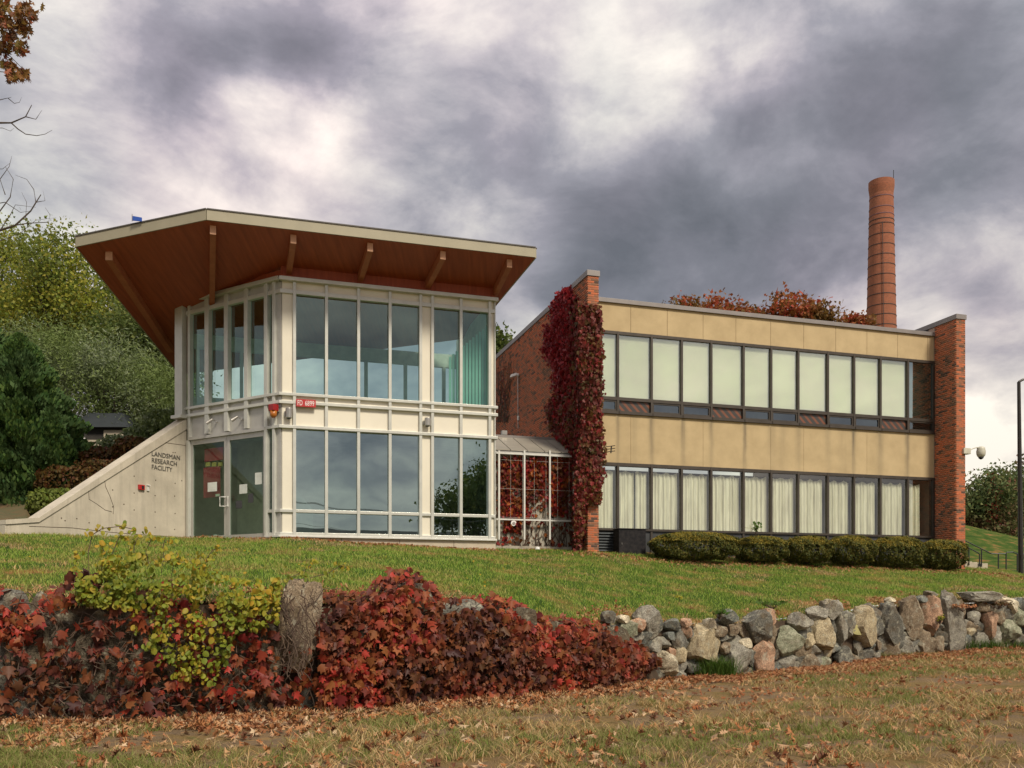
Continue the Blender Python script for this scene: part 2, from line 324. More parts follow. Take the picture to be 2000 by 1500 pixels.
class MB:
    """collects boxes, tubes and polygons given in world space and builds them as ONE mesh object"""
    def __init__(s): s.v = []; s.f = []
    def hexa(s, c):
        b = len(s.v); s.v += [tuple(x) for x in c]
        for q in ((0, 3, 2, 1), (4, 5, 6, 7), (0, 1, 5, 4), (1, 2, 6, 5), (2, 3, 7, 6), (3, 0, 4, 7)): s.f.append(tuple(b+i for i in q))
        return s
    def box(s, c, d, rz=0):
        ca, sa = math.cos(rz), math.sin(rz); P = []
        for z in (-1, 1):
            for x, y in ((-1, -1), (1, -1), (1, 1), (-1, 1)):
                lx, ly = x*d[0]/2, y*d[1]/2
                P.append((c[0]+lx*ca-ly*sa, c[1]+lx*sa+ly*ca, c[2]+z*d[2]/2))
        return s.hexa(P)
    def tube(s, pts, rad, n=6, cap=True):
        pts = [Vector(p) for p in pts]; b = len(s.v); m = len(pts)
        if not isinstance(rad, (list, tuple)): rad = [rad]*m
        up = Vector((0, 0, 1))
        for i, p in enumerate(pts):
            t = (pts[min(i+1, m-1)]-pts[max(i-1, 0)])
            t = t.normalized() if t.length > 1e-9 else Vector((0, 0, 1))
            a = t.cross(up); a = a.normalized() if a.length > 1e-3 else Vector((1, 0, 0)); c = t.cross(a)
            for j in range(n):
                an = 2*math.pi*j/n; s.v.append(tuple(p+(a*math.cos(an)+c*math.sin(an))*rad[i]))
        for i in range(m-1):
            for j in range(n): s.f.append((b+i*n+j, b+i*n+(j+1) % n, b+(i+1)*n+(j+1) % n, b+(i+1)*n+j))
        if cap: s.f.append(tuple(b+j for j in range(n))[::-1]); s.f.append(tuple(b+(m-1)*n+j for j in range(n)))
        return s
    def lathe(s, c, prof, n=24, axis=None):
        """prof: (radius, height) pairs, about a vertical axis at c"""
        b = len(s.v)
        for r, h in prof:
            for j in range(n):
                a = 2*math.pi*j/n; s.v.append((c[0]+r*math.cos(a), c[1]+r*math.sin(a), c[2]+h))
        for i in range(len(prof)-1):
            for j in range(n): s.f.append((b+i*n+j, b+i*n+(j+1) % n, b+(i+1)*n+(j+1) % n, b+(i+1)*n+j))
        s.f.append(tuple(b+j for j in range(n))[::-1]); s.f.append(tuple(b+(len(prof)-1)*n+j for j in range(n)))
        return s
    def poly(s, P): b = len(s.v); s.v += [tuple(p) for p in P]; s.f.append(tuple(range(b, b+len(P)))); return s
    def prism(s, lo, hi):
        """two matching rings of points"""
        b = len(s.v); n = len(lo); s.v += [tuple(p) for p in lo]+[tuple(p) for p in hi]
        s.f.append(tuple(range(b, b+n))[::-1]); s.f.append(tuple(range(b+n, b+2*n)))
        for i in range(n): s.f.append((b+i, b+(i+1) % n, b+n+(i+1) % n, b+n+i))
        return s
    def build(s, name, mat, parent=None, smooth=False, face=None, bevel=0):
        if face is not None:
            org = Vector(face.P(0, 0, 0)); a = face.ang; rot = Matrix.Rotation(-a, 3, 'Z')
            vs = [tuple(rot @ (Vector(p)-org)) for p in s.v]
        else:
            A = np.array(s.v); org = Vector((A.min(0)+A.max(0))/2); vs = [tuple(Vector(p)-org) for p in s.v]; a = 0
        me = bpy.data.meshes.new(name); me.from_pydata(vs, [], s.f); me.update()
        if smooth: me.polygons.foreach_set('use_smooth', [True]*len(me.polygons))
        me.materials.append(MATS[mat]); o = bpy.data.objects.new(name, me); put(o, org, parent, a)
        if bevel:
            md = o.modifiers.new('bevel', 'BEVEL'); md.width = bevel; md.segments = 2; md.limit_method = 'ANGLE'
        return o

def Z(Y, v): return EYE+(HY-v)/F*Y
def P3(u, v, Y): return Vector(((u-1000)/F*Y, Y, Z(Y, v)))
class Face:
    """a vertical wall plane: s runs along it, z up, o outwards (to the viewer)"""
    def __init__(s, p0, d):
        s.p = Vector((p0[0], p0[1], 0)); d = Vector((d[0], d[1], 0)).normalized(); s.d = d
        n = Vector((d.y, -d.x, 0)); s.n = n if n.dot(-s.p) > 0 or True else -n
        if s.n.dot(-s.p) < 0: s.n = -s.n
        s.ang = math.atan2(d.y, d.x)
    def s_at(s, u):
        r = (u-1000)/F; return (r*s.p.y-s.p.x)/(s.d.x-r*s.d.y)
    def Y_at(s, u): return s.p.y+s.d.y*s.s_at(u)
    def z_at(s, u, v): return Z(s.Y_at(u), v)
    def P(s, ss, z, o=0): q = s.p+s.d*ss+s.n*o; return Vector((q.x, q.y, z))
    def px(s, u, v, o=0): return s.P(s.s_at(u), s.z_at(u, v), o)
    def box(s, mb, s0, s1, z0, z1, o0, o1):
        return mb.hexa([s.P(s0, z0, o1), s.P(s1, z0, o1), s.P(s1, z0, o0), s.P(s0, z0, o0), s.P(s0, z1, o1), s.P(s1, z1, o1), s.P(s1, z1, o0), s.P(s0, z1, o0)])
    def part(s, name, mat, parent, s0, s1, z0, z1, o0, o1, bevel=0):
        return s.box(MB(), s0, s1, z0, z1, o0, o1).build(name, mat, parent, bevel=bevel)

# main wall planes
DR = Vector((3.257, 1, 0)).normalized(); DN = Vector((-DR.y, DR.x, 0))     # along the fronts; back into the buildings
TF0 = Face((-.457, 25.0), DR); cs = TF0.s_at(548.5); corner = TF0.P(cs, 0)
TF = Face(corner, DR)                                 # tower front, s = 0 at the corner
TC = Face(corner, (-1.657, 1))                        # tower chamfer with the door
J = TC.P(TC.s_at(366), 0); WG = Face(J, (-.571, -1))   # concrete wing wall
PF0 = Face(((1159-1000)/F*26.4, 26.4), DR); p0 = PF0.P(PF0.s_at(1148), 0)
PF = Face(p0, DR)                                     # pier fronts
FC = Face(p0+DN*1.0, DR)                              # facade, one metre back
LK = Face(p0+DN*1.12, DR)                             # link front

# ------------------------------------------------------------------ terrain
WB = [(-900, 1420, -1.6), (-400, 1418, -1.6), (0, 1412, -1.6), (200, 1410, -1.6), (500, 1400, -1.6), (800, 1380, -1.6), (1000, 1362, -1.6), (1200, 1342, -1.6), (1350, 1326, -1.6), (1500, 1316, -1.56), (1600, 1305, -1.5), (1700, 1290, -1.43), (1850, 1276, -1.36), (2000, 1266, -1.3), (2400, 1246, -1.15), (3000, 1230, -1.0)]
wb_u = np.array([w[0] for w in WB], float); wb_z = np.array([w[2] for w in WB]); wb_Y = np.array([-w[2]*F/(w[1]-HY) for w in WB]); wb_X = (wb_u-1000)/F*wb_Y
WT = [(-900, 1168), (0, 1168), (60, 1172), (300, 1158), (640, 1158), (850, 1172), (1000, 1188), (1100, 1204), (1200, 1206), (1300, 1210), (1400, 1210), (1550, 1195), (1650, 1186), (1700, 1178), (1900, 1170), (2000, 1162), (2400, 1155), (3000, 1150)]
wt_u = np.array([w[0] for w in WT], float); wt_v = np.array([w[1] for w in WT], float)
def Yw_u(u): return np.interp(u, wb_u, wb_Y)
def Yw_X(X): return np.interp(X, wb_X, wb_Y)
def zf(X): return EYE+np.interp(X, wb_X, wb_z)*1.0
BL = [(-900, 18, 1.45), (-300, 19.5, 1.45), (0, 20.6, 1.47), (200, 22.6, 1.53), (366, 24.9, 1.63), (450, 24.2, 1.58), (548, 23.3, 1.50), (750, 24.1, 1.40), (968, 25.2, 1.30), (1060, 26.3, 1.37), (1148, 26.3, 1.31), (1300, 28, 1.28), (1550, 29.3, 1.16), (1824, 31, 1.03), (1890, 31, .98), (2000, 35, .95), (2400, 38, .95), (3500, 40, .95)]
bl_u = np.array([b[0] for b in BL], float); bl_Y = np.array([b[1] for b in BL]); bl_z = np.array([b[2] for b in BL])
def lawn_z(X, Y):
    X = np.asarray(X, float); Y = np.asarray(Y, float)
    u = np.clip(1000+F*X/np.maximum(Y, 4), -900, 3400)
    Yw = Yw_u(u)+.3; zt = (HY-np.interp(u, wt_u, wt_v))/F*Yw; Yb = np.interp(u, bl_u, bl_Y); zb = np.interp(u, bl_u, bl_z)
    t = (Y-Yw)/(Yb-Yw); tt = np.clip(t, 0, 1)
    z = zt+(zb-zt)*tt
    z = z+np.maximum(0, Y-Yb)*.02-.16*np.exp(-np.maximum(0, Y-Yw+.2)/.35)
    # grassy rise beyond the right pier
    hx = X-28.0; hy = Y-73
    z = z+np.where(Y > 40, 5.4*np.exp(-(hx/11.5)**2-(hy/13.0)**2), 0)
    return EYE+z+.03*np.sin(X*1.7+Y*.6)*np.sin(Y*1.3)
def front_z(X, Y):
    return zf(X)+.02*np.sin(X*2.1+Y)*np.cos(Y*1.7-X*.4)-.0*Y

def grid(name, xs, rows, zfun, mat, yfun, kind='structure'):
    nx, ny = len(xs), len(rows); X = np.repeat(np.array(xs)[None, :], ny, 0); T = np.repeat(np.array(rows)[:, None], nx, 1)
    Y = yfun(X, T); Zz = zfun(X, Y); V = np.stack([X, Y, Zz], -1).reshape(-1, 3)
    i = np.arange((ny-1)*(nx-1)); r, c = i//(nx-1), i % (nx-1); a = r*nx+c
    Fq = np.stack([a, a+1, a+nx+1, a+nx], -1)
    o = np_obj(name, V, Fq, mat, None, True, origin=(0, 0, 0)); tag(o, kind=kind); return o
xs = np.concatenate([np.linspace(-400, -30, 20), np.linspace(-29, 30, 240), np.linspace(32, 500, 25)])
tag(grid('ground', xs, np.concatenate([np.linspace(-400, -22, 16), np.linspace(-21, .2, 110)]), front_z, 'verge_soil', lambda X, T: np.where(T < -20, T+Yw_X(np.clip(X, -25, 25)), T+Yw_X(np.clip(X, -25, 25)))), 'worn autumn ground of thin grass, soil and fallen leaves below the stone wall')
tag(grid('lawn', xs, np.concatenate([np.array([.27, .36, .45]), np.linspace(.6, 26, 120), np.linspace(27, 70, 60), np.linspace(75, 600, 20)]), lawn_z, 'lawn_soil', lambda X, T: T+Yw_X(np.clip(X, -25, 25))), 'green lawn rising from the stone wall to the building')
# earth face between ground and lawn behind the stones
V = []; us = np.linspace(-700, 2600, 200)
for u in us:
    Yb = float(Yw_u(u)); X = (u-1000)/F*Yb
    V += [(X, Yb+.12, -.1), (X*(1+.30/Yb), Yb+.30, float(lawn_z(X*(1+.30/Yb), Yb+.30))-.01)]
Fq = [(2*i, 2*i+2, 2*i+3, 2*i+1) for i in range(len(us)-1)]
tag(np_obj('earth_bank', V, Fq, 'earth'), 'dark earth bank behind the dry stone wall', kind='structure')

# hillside held back by the wing wall
sJ = 0; sE = WG.s_at(10)
def wing_top(s):   # height of the coping top along the wing wall
    k = [(0, WG.z_at(366, 818)), (WG.s_at(75), WG.z_at(75, 1011)), (sE, WG.z_at(10, 1015)), (sE+3, WG.z_at(10, 1015)+.2)]
    return np.interp(s, [a for a, b in k], [b for a, b in k])
V = []; bu_ = np.concatenate([np.linspace(-1200, 0, 14), np.linspace(15, 374, 40)]); bt_ = np.concatenate([[.12], np.linspace(.5, 8, 18), np.linspace(10, 80, 16)])
def bank_z(u, t):
    uc = min(366, max(10, u)); s_ = WG.s_at(uc); Yc = WG.Y_at(uc); zc_ = float(wing_top(s_))-(.32 if u > 60 else .1)
    z = zc_+.21*min(t, 4.5)+.10*max(0, t-4.5)*math.exp(-max(0, t-4.5)/40)
    return Yc, min(z, EYE+9)+.06*math.sin(u*.07+t*1.3)*min(1, t)
for u in bu_:
    for t in bt_:
        Yc, z = bank_z(u, t); Y = Yc+t; V.append(((u-1000)/F*Y, Y, z))
NO = len(bt_); Fq = [(i*NO+j, (i+1)*NO+j, (i+1)*NO+j+1, i*NO+j+1) for i in range(len(bu_)-1) for j in range(NO-1)]
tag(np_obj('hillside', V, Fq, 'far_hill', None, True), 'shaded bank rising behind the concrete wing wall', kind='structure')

# ------------------------------------------------------------------ glass tower
BASE = (corner.x+2, corner.y+1, Z(24, 1060))
tower = thing('glass_tower', BASE, 'two storey glass entrance pavilion with cream panels under an upswept timber roof', 'building')
zc = lambda v: TF.z_at(575, v)
zL = {k: zc(v) for k, v in dict(top=544, cap=551.5, r1t=567, r1b=575, g1b=768.5, r2b=774, r3t=784, r3b=790, r4t=831.5, r4b=837.5, r5t=995, r5b=1001, g3b=1040, sill=1045.5, led=1049.5).items()}
GZ = EYE+1.05
sR = TF.s_at(967)
cols = [575, 637.3, 700, 761.3, 821, 844, 899.8, 955.8]
cS = [TF.s_at(u) for u in cols]
for s_ in cS: TF.part('mullion', 'aluminium', tower, s_-.04, s_+.04, zL['sill'], zL['cap'], -.08, .07, .006)
# horizontal rails, between and proud of panels
for (a, b, o) in (('cap', 'top', .14), ('r1b', 'r1t', .052), ('r2b', 'g1b', .085), ('r3b', 'r3t', .085), ('r4b', 'r4t', .085), ('r5b', 'r5t', .052), ('sill', 'g3b', .052)):
    TF.part('rail', 'aluminium', tower, -.02 if o < .08 else -.05, sR+(.0 if o < .08 else .06), zL[a], zL[b], -.06, o, .006)
TF.part('sill_ledge', 'white_metal', tower, -.06, sR+.02, zL['led'], zL['sill']-.005, -.1, .14, .005)
plinth = MB(); TF.box(plinth, -.0, sR, GZ-.2, zL['led']-.002, -.3, .06); plinth.build('plinth', 'concrete_light', tower)
for s_ in (1.55, 3.1, 4.6):
    TF.part('plinth_joint', 'earth', tower, s_-.006, s_+.006, GZ, zL['led']-.01, .058, .0625)
bays = [(0.0, cS[0], 'p')]+[(cS[i], cS[i+1], 'p' if i == 4 else 'g') for i in range(7)]+[(cS[7], sR, 'p')]
for (a, b, t) in bays:
    a += .035; b -= .035
    TF.part('frieze_panel', 'cream_panel', tower, a, b, zL['r1t'], zL['cap'], -.05, -.01)
    TF.part('spandrel_panel', 'cream_panel', tower, a, b, zL['r3t'], zL['r2b'], -.05, -.01)
    TF.part('spandrel_panel', 'cream_panel', tower, a, b, zL['r4t'], zL['r3b'], -.05, -.01)
    if t == 'p':
        TF.part('pilaster_panel', 'cream_panel', tower, a, b, zL['g1b'], zL['r1b'], -.05, .0)
        TF.part('pilaster_panel', 'cream_panel', tower, a, b, zL['r5t'], zL['r4b'], -.05, .0)
        TF.part('pilaster_panel', 'cream_panel', tower, a, b, zL['g3b'], zL['r5b'], -.05, .0)
    else:
        for (lo, hi, gm) in (('g1b', 'r1b', 'glass_tower_up'), ('r5t', 'r4b', 'glass_tower_low'), ('g3b', 'r5b', 'glass_tower_low')):
            MB().poly([TF.P(a-.01, zL[lo], -.055), TF.P(b+.01, zL[lo], -.055), TF.P(b+.01, zL[hi], -.055), TF.P(a-.01, zL[hi], -.055)]).build('pane', gm, tower)
TF.part('corner_post', 'aluminium', tower, sR-.03, sR+.0, zL['sill'], zL['cap'], -.2, .05)
# chamfer side
cu = lambda u: TC.s_at(u)
vm = [(370, 374.3), (403, 411), (441, 448.5), (480, 487), (519, 525.5), (535, 540)]
zdh = TC.z_at(519, 840)                  # door head
for i, (a, b) in enumerate(vm):
    s0, s1 = sorted((cu(a), cu(b)))
    lowz = zL['led'] if i >= 4 or i == 0 else zdh+.1
    if i == 0: lowz = GZ+.2
    TC.part('mullion', 'aluminium', tower, s0, s1, lowz, zL['cap'], -.08, .07, .006)
sCL = cu(366)
for (a, b, o) in (('cap', 'top', .14), ('r1b', 'r1t', .05), ('r2b', 'g1b', .085), ('r3b', 'r3t', .085)):
    TC.part('rail', 'aluminium', tower, -.02, sCL+.05, zL[a], zL[b], -.06, o, .006)
for (a, b, o) in (('r4b', 'r4t', .085), ('r5b', 'r5t', .052), ('sill', 'g3b', .052)):
    TC.part('rail', 'aluminium', tower, -.02, cu(525.5), zL[a], zL[b], -.06, o, .006)
TC.part('sill_ledge', 'white_metal', tower, -.05, cu(523), zL['led'], zL['sill']-.004, -.1, .14)
TC.part('plinth', 'concrete_light', tower, -.0, cu(522), GZ, zL['led']-.003, -.3, .055)
pb = [(374.3, 403), (411, 441), (448.5, 480), (487, 519)]
for (a, b) in pb:
    s0, s1 = sorted((cu(a), cu(b)))
    TC.part('frieze_panel', 'aluminium_door', tower, s0-.01, s1+.01, zL['r1t'], zL['cap'], -.05, -.01)
    TC.part('spandrel_panel', 'aluminium_door', tower, s0-.01, s1+.01, zL['r3t'], zL['r2b'], -.05, -.01)
    TC.part('spandrel_panel', 'aluminium_door', tower, s0-.01, s1+.01, zdh, zL['r3b'], -.05, -.01)
    MB().poly([TC.P(s1+.01, zL['g1b'], -.055), TC.P(s0-.01, zL['g1b'], -.055), TC.P(s0-.01, zL['r1b'], -.055), TC.P(s1+.01, zL['r1b'], -.055)]).build('pane', 'glass_tower_up', tower)
for (a, b) in ((525.5, 535), (540, 548.5)):
    s0, s1 = sorted((cu(a), cu(b)))
    for lo, hi in (('r1t', 'cap'), ('r3t', 'r2b'), ('r4t', 'r3b')): TC.part('spandrel_panel', 'aluminium_door', tower, s0+.0, s1, zL[lo], zL[hi], -.05, -.01)
    for lo, hi in (('g1b', 'r1b'), ('r5t', 'r4b'), ('g3b', 'r5b')):
        if a < 530: MB().poly([TC.P(s1, zL[lo], -.055), TC.P(s0, zL[lo], -.055), TC.P(s0, zL[hi], -.055), TC.P(s1, zL[hi], -.055)]).build('pane', 'glass_tower_up', tower)
        else: TC.part('pilaster_panel', 'aluminium_door', tower, s0, s1, zL[lo], zL[hi], -.05, 0)
# door frame and the two leaves
zdb = TC.z_at(519, 1054); s_r, s_m, s_l = cu(521), cu(444.6), cu(373)
TC.part('door_frame', 'aluminium_door', tower, s_r-.02, s_l+.02, zdh-.02, zdh+.06, -.07, .09)
TC.part('door_frame', 'aluminium', tower, s_r-.06, s_r, zdb-.1, zdh-.02, -.07, .09); TC.part('door_frame', 'aluminium', tower, s_l, s_l+.09, zdb-.1, zdh-.02, -.07, .09)
for (a, b, sg) in ((s_r, s_m, 1), (s_m, s_l, -1)):
    a += .006; b -= .006; top = zdh-.025; st = .10
    fr = MB(); TC.box(fr, a, a+st, zdb, top, -.03, .03); TC.box(fr, b-st, b, zdb, top, -.03, .03); TC.box(fr, a+st, b-st, top-.13, top, -.03, .03); TC.box(fr, a+st, b-st, zdb, zdb+.17, -.03, .03)
    d = fr.build('door', 'aluminium_door', tower)
    MB().poly([TC.P(b-st, zdb+.17, 0), TC.P(a+st, zdb+.17, 0), TC.P(a+st, top-.13, 0), TC.P(b-st, top-.13, 0)]).build('pane', 'glass_door', d)
    hs = (b-.05) if sg == 1 else (a+.05); z1, z2 = TC.z_at(445, 989), TC.z_at(445, 971)
    off = -.10 if sg == 1 else .10
    MB().tube([TC.P(hs, z1, .03), TC.P(hs, z1, .11), TC.P(hs+off, z1, .13), TC.P(hs+off, z2, .13), TC.P(hs, z2, .11), TC.P(hs, z2, .03)], .014, 6).build('handle', 'white_paint', d)
# end post beside the wing wall
ps1 = WG.s_at(355.5)
WG.part('end_post', 'aluminium', tower, .02, ps1, WG.z_at(360, 814), zL['cap'], -.3, .0)
WG.part('post_cap', 'aluminium', tower, -.02, ps1+.10, WG.z_at(358, 817), WG.z_at(358, 811), -.35, .06)
WG.part('post_cap', 'aluminium', tower, -.02, ps1+.06, zL['cap'], zL['top'], -.35, .06)
# rooms inside
bk = 4.0
fl = MB(); C0 = TF.P(0, 0, -.12); 
room = [TF.P(.05, 0, -.12), TF.P(sR-.05, 0, -.12), TF.P(sR-.05, 0, -bk), TF.P(-2.3, 0, -bk), TC.P(sCL-.1, 0, -.2), TC.P(.05, 0, -.12)]
def slab(z0, z1, nm, mt): MB().prism([(p.x, p.y, z0) for p in room], [(p.x, p.y, z1) for p in room]).build(nm, mt, tower)
slab(zdb-.1, zdb-.02, 'ground_floor', 'interior_floor')
slab(zL['r4t'], zL['r3t'], 'upper_floor', 'interior_wall')
TF.part('side_wall', 'interior_wall', tower, sR-.15, sR-.02, GZ, zL['cap'], -bk, -.10)
TF.part('rear_wall', 'interior_wall', tower, -2.3, sR-.02, GZ, zL['g1b']+.6, -bk-.15, -bk)
zr = zL['cap']-.45
TF.part('rear_head', 'interior_wall', tower, -2.3, sR-.02, zr-.42, zr, -bk-.12, -bk)
for s_ in np.arange(-2.2, sR, 1.24): TF.part('rear_mullion', 'interior_wall', tower, s_-.05, s_+.05, zL['g1b']+.6, zr-.42, -bk-.1, -bk+.02)
for s_ in np.arange(sR-1.25, sR-.2, .095):
    TF.part('blind_slat', 'blind', tower, s_, s_+.07, zL['g1b']+.02, zL['r1b']-.55-(sR-s_)*.9+.45, -.30, -.285)
# ground floor: table edge, sloping stair side seen through the door, wall with poster
MB().prism([TC.P(1.55, zdb, -1.4), TC.P(.35, zdb, -1.4), TC.P(.35, zdb+.9, -1.4), TC.P(1.55, zdb+2.1, -1.4)], [TC.P(1.55, zdb, -1.55), TC.P(.35, zdb, -1.55), TC.P(.35, zdb+.9, -1.55), TC.P(1.55, zdb+2.1, -1.55)]).build('stair_side', 'interior_wall', tower)
TC.part('inner_partition', 'interior_wall', tower, 1.95, 3.3, zdb, zL['r4t'], -1.6, -1.5)
# ---- roof: one tilted plane rising towards the viewer
SL = .19
zs0 = TF.z_at(575, 521); nf = TF.n
ax = Vector((nf.x*SL, nf.y*SL, 1))          # z = zs0 + SL * distance in front of the tower front
def roofpt(u, v, dz=0):
    d = Vector(((u-1000)/F, 1, (HY-v)/F)); o = Vector((0, 0, EYE))
    # z - zs0 = SL*((p-corner).nf)
    A = d.z-SL*(d.x*nf.x+d.y*nf.y); B = zs0-EYE+SL*(-(corner.x*nf.x+corner.y*nf.y)); t = B/A
    p = o+d*t; return Vector((p.x, p.y, p.z+dz))
A_, B_, C_ = roofpt(150, 483), roofpt(404, 430.5), roofpt(1045, 503.5)
ER = roofpt(970, 593); EL = roofpt(352, 732)
ER2 = C_+(ER-C_)*1.9; 
outline = [A_, B_, C_, ER2, EL]
th = .245
upn = Vector((0, 0, 1))
MB().prism(outline, [p+Vector((0, 0, th-.03)) for p in outline]).build('soffit', 'soffit_wood', tower)
cen = sum(outline, Vector())/5
def fascia(p, q, nm='fascia'):
    e = (q-p).normalized(); n = Vector((e.y, -e.x, 0)).normalized()
    if n.dot(p-cen) < 0: n = -n
    MB().prism([p+n*.004, q+n*.004, q+n*.04, p+n*.04], [x+Vector((0, 0, th)) for x in (p+n*.004, q+n*.004, q+n*.04, p+n*.04)]).build(nm, 'fascia_metal', tower)
    MB().prism([x+Vector((0, 0, th+.002)) for x in (p-n*.3, q-n*.3, q+n*.06, p+n*.06)], [x+Vector((0, 0, th+.03)) for x in (p-n*.3, q-n*.3, q+n*.06, p+n*.06)]).build('drip_edge', 'roof_edge', tower)
fascia(A_, B_); fascia(B_, C_); fascia(EL, A_); fascia(C_, ER2)
beams = [((213, 492), (328, 668), .17), ((416, 441), (414, 585), .14), ((573, 459), (560, 548), .14), ((723, 475), (697, 556), .14), ((865, 491), (826, 566), .14), ((995, 507), (955, 588), .14)]
for (a, b, w) in beams:
    p, q = roofpt(*a), roofpt(*b); e = (q-p); q = p+e*1.05; e = e.normalized(); n = Vector((-e.y, e.x, 0)).normalized()*w/2; dn = Vector((0, 0, -.21))
    bm_ = MB().prism([p-n+dn, p+n+dn, q+n+dn, q-n+dn], [p-n-Vector((0, 0, .003)), p+n-Vector((0, 0, .003)), q+n-Vector((0, 0, .003)), q-n-Vector((0, 0, .003))]).build('roof_beam', 'beam_wood', tower)
    f_ = -e*.012
    MB().prism([p-n+dn+f_, p+n+dn+f_, p+n+dn-f_*.1, p-n+dn-f_*.1], [p-n+f_, p+n+f_, p+n-f_*.1, p-n-f_*.1]).build('beam_cap', 'beam_end', bm_)
# timber frieze between head rail and soffit
TF.part('frieze_board', 'soffit_wood', tower, -.0, sR, zL['top'], zs0+.1, -.12, -.04)
TC.part('frieze_board', 'soffit_wood', tower, -.0, sCL, zL['top'], zs0-.1, -.12, -.04)

# ---- fittings on the tower, each a thing of its own
def wall_lamp(fc, u, v0, v1, lab):
    sc_, Yq = fc.s_at(u), fc.Y_at(u); z0, z1 = fc.z_at(u, v1), fc.z_at(u, v0)
    t = thing('wall_lamp', fc.P(sc_, z0, .0), lab, 'lamp', 'cylinder lamps on the pavilion')
    fc.part('back_plate', 'aluminium_door', t, sc_-.09, sc_-.02, z0+.06, z1-.06, 0.0, .05)
    c = fc.P(sc_+.02, z0, .13); h = z1-z0
    MB().lathe(c, [(.075, 0), (.085, .02), (.085, h-.02), (.075, h)], 14).build('shade', 'steel', t, smooth=False)
    MB().lathe((c.x, c.y, z0-.012), [(.05, 0), (.05, .01)], 12).build('lens', 'black_paint', t)
wall_lamp(TF, 562, 799, 819, 'small grey cylinder wall lamp beside the fire strobe on the corner panel')
wall_lamp(TF, 832, 818, 834, 'small grey cylinder wall lamp on the panel between the wide and narrow window groups')
def text_mesh(txt, size, name, ext=.003):
    cu_ = bpy.data.curves.new(name, 'FONT'); cu_.body = txt; cu_.size = size; cu_.extrude = ext; cu_.resolution_u = 3
    ob = bpy.data.objects.new('tmp', cu_); COL.objects.link(ob); dg = bpy.context.evaluated_depsgraph_get(); dg.update()
    me = bpy.data.meshes.new_from_object(ob.evaluated_get(dg)); bpy.data.objects.remove(ob); me.name = name; return me
def put_text(txt, fc, s0, s1, z0, z1, o, mat, parent, name='lettering', flip=False):
    me = text_mesh(txt, 1.0, name, .004); co = np.array([v.co[:] for v in me.vertices]); lo, hi = co.min(0), co.max(0)
    d = 1 if not flip else -1; V = []
    for c in co:
        a = (c[0]-lo[0])/(hi[0]-lo[0]); b = (c[1]-lo[1])/(hi[1]-lo[1]); V.append(fc.P(s0+(s1-s0)*a, z0+(z1-z0)*b, o+c[2]))
    org = sum(V, Vector())/len(V)
    for v, p in zip(me.vertices, V): v.co = p-org
    me.materials.clear(); me.materials.append(MATS[mat]); ob = bpy.data.objects.new(name, me); return put(ob, org, parent)
# red number plate
t = thing('number_sign', TF.px(597, 790, .1), 'red rectangular sign with white letters FD 6899 at the first floor line', 'sign')
a, b = TF.s_at(578), TF.s_at(616); z0, z1 = TF.z_at(597, 796.5), TF.z_at(597, 782)
TF.part('plate', 'sign_red', t, a, b, z0, z1, .095, .125)
w = b-a; put_text('FD', TF, a+w*.07, a+w*.32, z0+.03, z1-.03, .127, 'white_paint', t); put_text('6899', TF, a+w*.45, a+w*.92, z0+.03, z1-.03, .127, 'white_paint', t)
# fire strobe on the corner
t = thing('fire_strobe', TC.px(543, 805, .1), 'red and amber fire alarm beacon at the pavilion corner', 'alarm light')
cS2 = TC.P(.10, TC.z_at(543, 818), .16); h = TC.z_at(543, 792)-TC.z_at(543, 818)
MB().lathe(cS2, [(.04, 0), (.085, .05), (.095, h*.5)], 12).build('amber_lens', 'amber', t, smooth=True)
MB().box((cS2.x, cS2.y, cS2.z+h*.74), (.19, .19, h*.5), TC.ang).build('housing', 'red_lens', t, bevel=.015)
TC.part('bracket', 'steel', t, .06, .14, cS2.z+h*.5, cS2.z+h*.8, -.005, .08)
# spotlights over the door
for (u, v, lab) in ((420, 826, 'tiny chrome spotlight on the panel over the left door leaf'), (469, 821, 'tiny chrome spotlight on the panel over the right door leaf')):
    s_ = TC.s_at(u+4); zz = TC.z_at(u, v)
    t = thing('spotlight', TC.P(s_, zz, .0), lab, 'spotlight', 'spotlights over the entrance doors')
    MB().lathe(TC.P(s_, zz-.01, .03), [(.03, 0), (.03, .04)], 10).build('base', 'steel', t)
    MB().tube([TC.P(s_, zz+.02, .0), TC.P(s_, zz+.05, .14)], .010, 6).build('arm', 'steel', t)
    MB().tube([TC.P(s_+.02, zz+.07, .14), TC.P(s_+.12, zz-.05, .26)], [.03, .05], 10).build('head', 'steel', t)
# papers on the door glass
papers = [((406, 424, 942, 960), 'paper', 'white square notice taped over the red poster'), ((468, 483, 946, 964), 'paper', 'white notice taped at mid height inside the right door leaf'), ((498.5, 512, 923, 946), 'paper', 'white upright notice by the edge of the right door leaf'), ((461, 473, 978, 993), 'dark_paper', 'dark square card low on the right door leaf'), ((485, 495, 964, 982), 'dark_paper', 'dark upright card beside the lower white notice')]
for (u0, u1, v0, v1), mt, lab in papers:
    s0, s1 = TC.s_at(u1), TC.s_at(u0); um = (u0+u1)/2
    o = TC.part('notice', mt, None, s0, s1, TC.z_at(um, v1), TC.z_at(um, v0), .004, .008); tag(o, lab, 'notice', 'notices on the entrance doors')
t = thing('poster', TC.px(410, 920, -.1), 'red poster with a yellow strip hanging inside the left door leaf', 'poster')
f = lambda u0, u1, v0, v1, mt, nm, o=-.10: TC.part(nm, mt, t, TC.s_at(u1), TC.s_at(u0), TC.z_at((u0+u1)/2, v1), TC.z_at((u0+u1)/2, v0), o, o+.006)
f(392, 425, 973, 905, 'poster_red', 'lower_sheet') if False else None
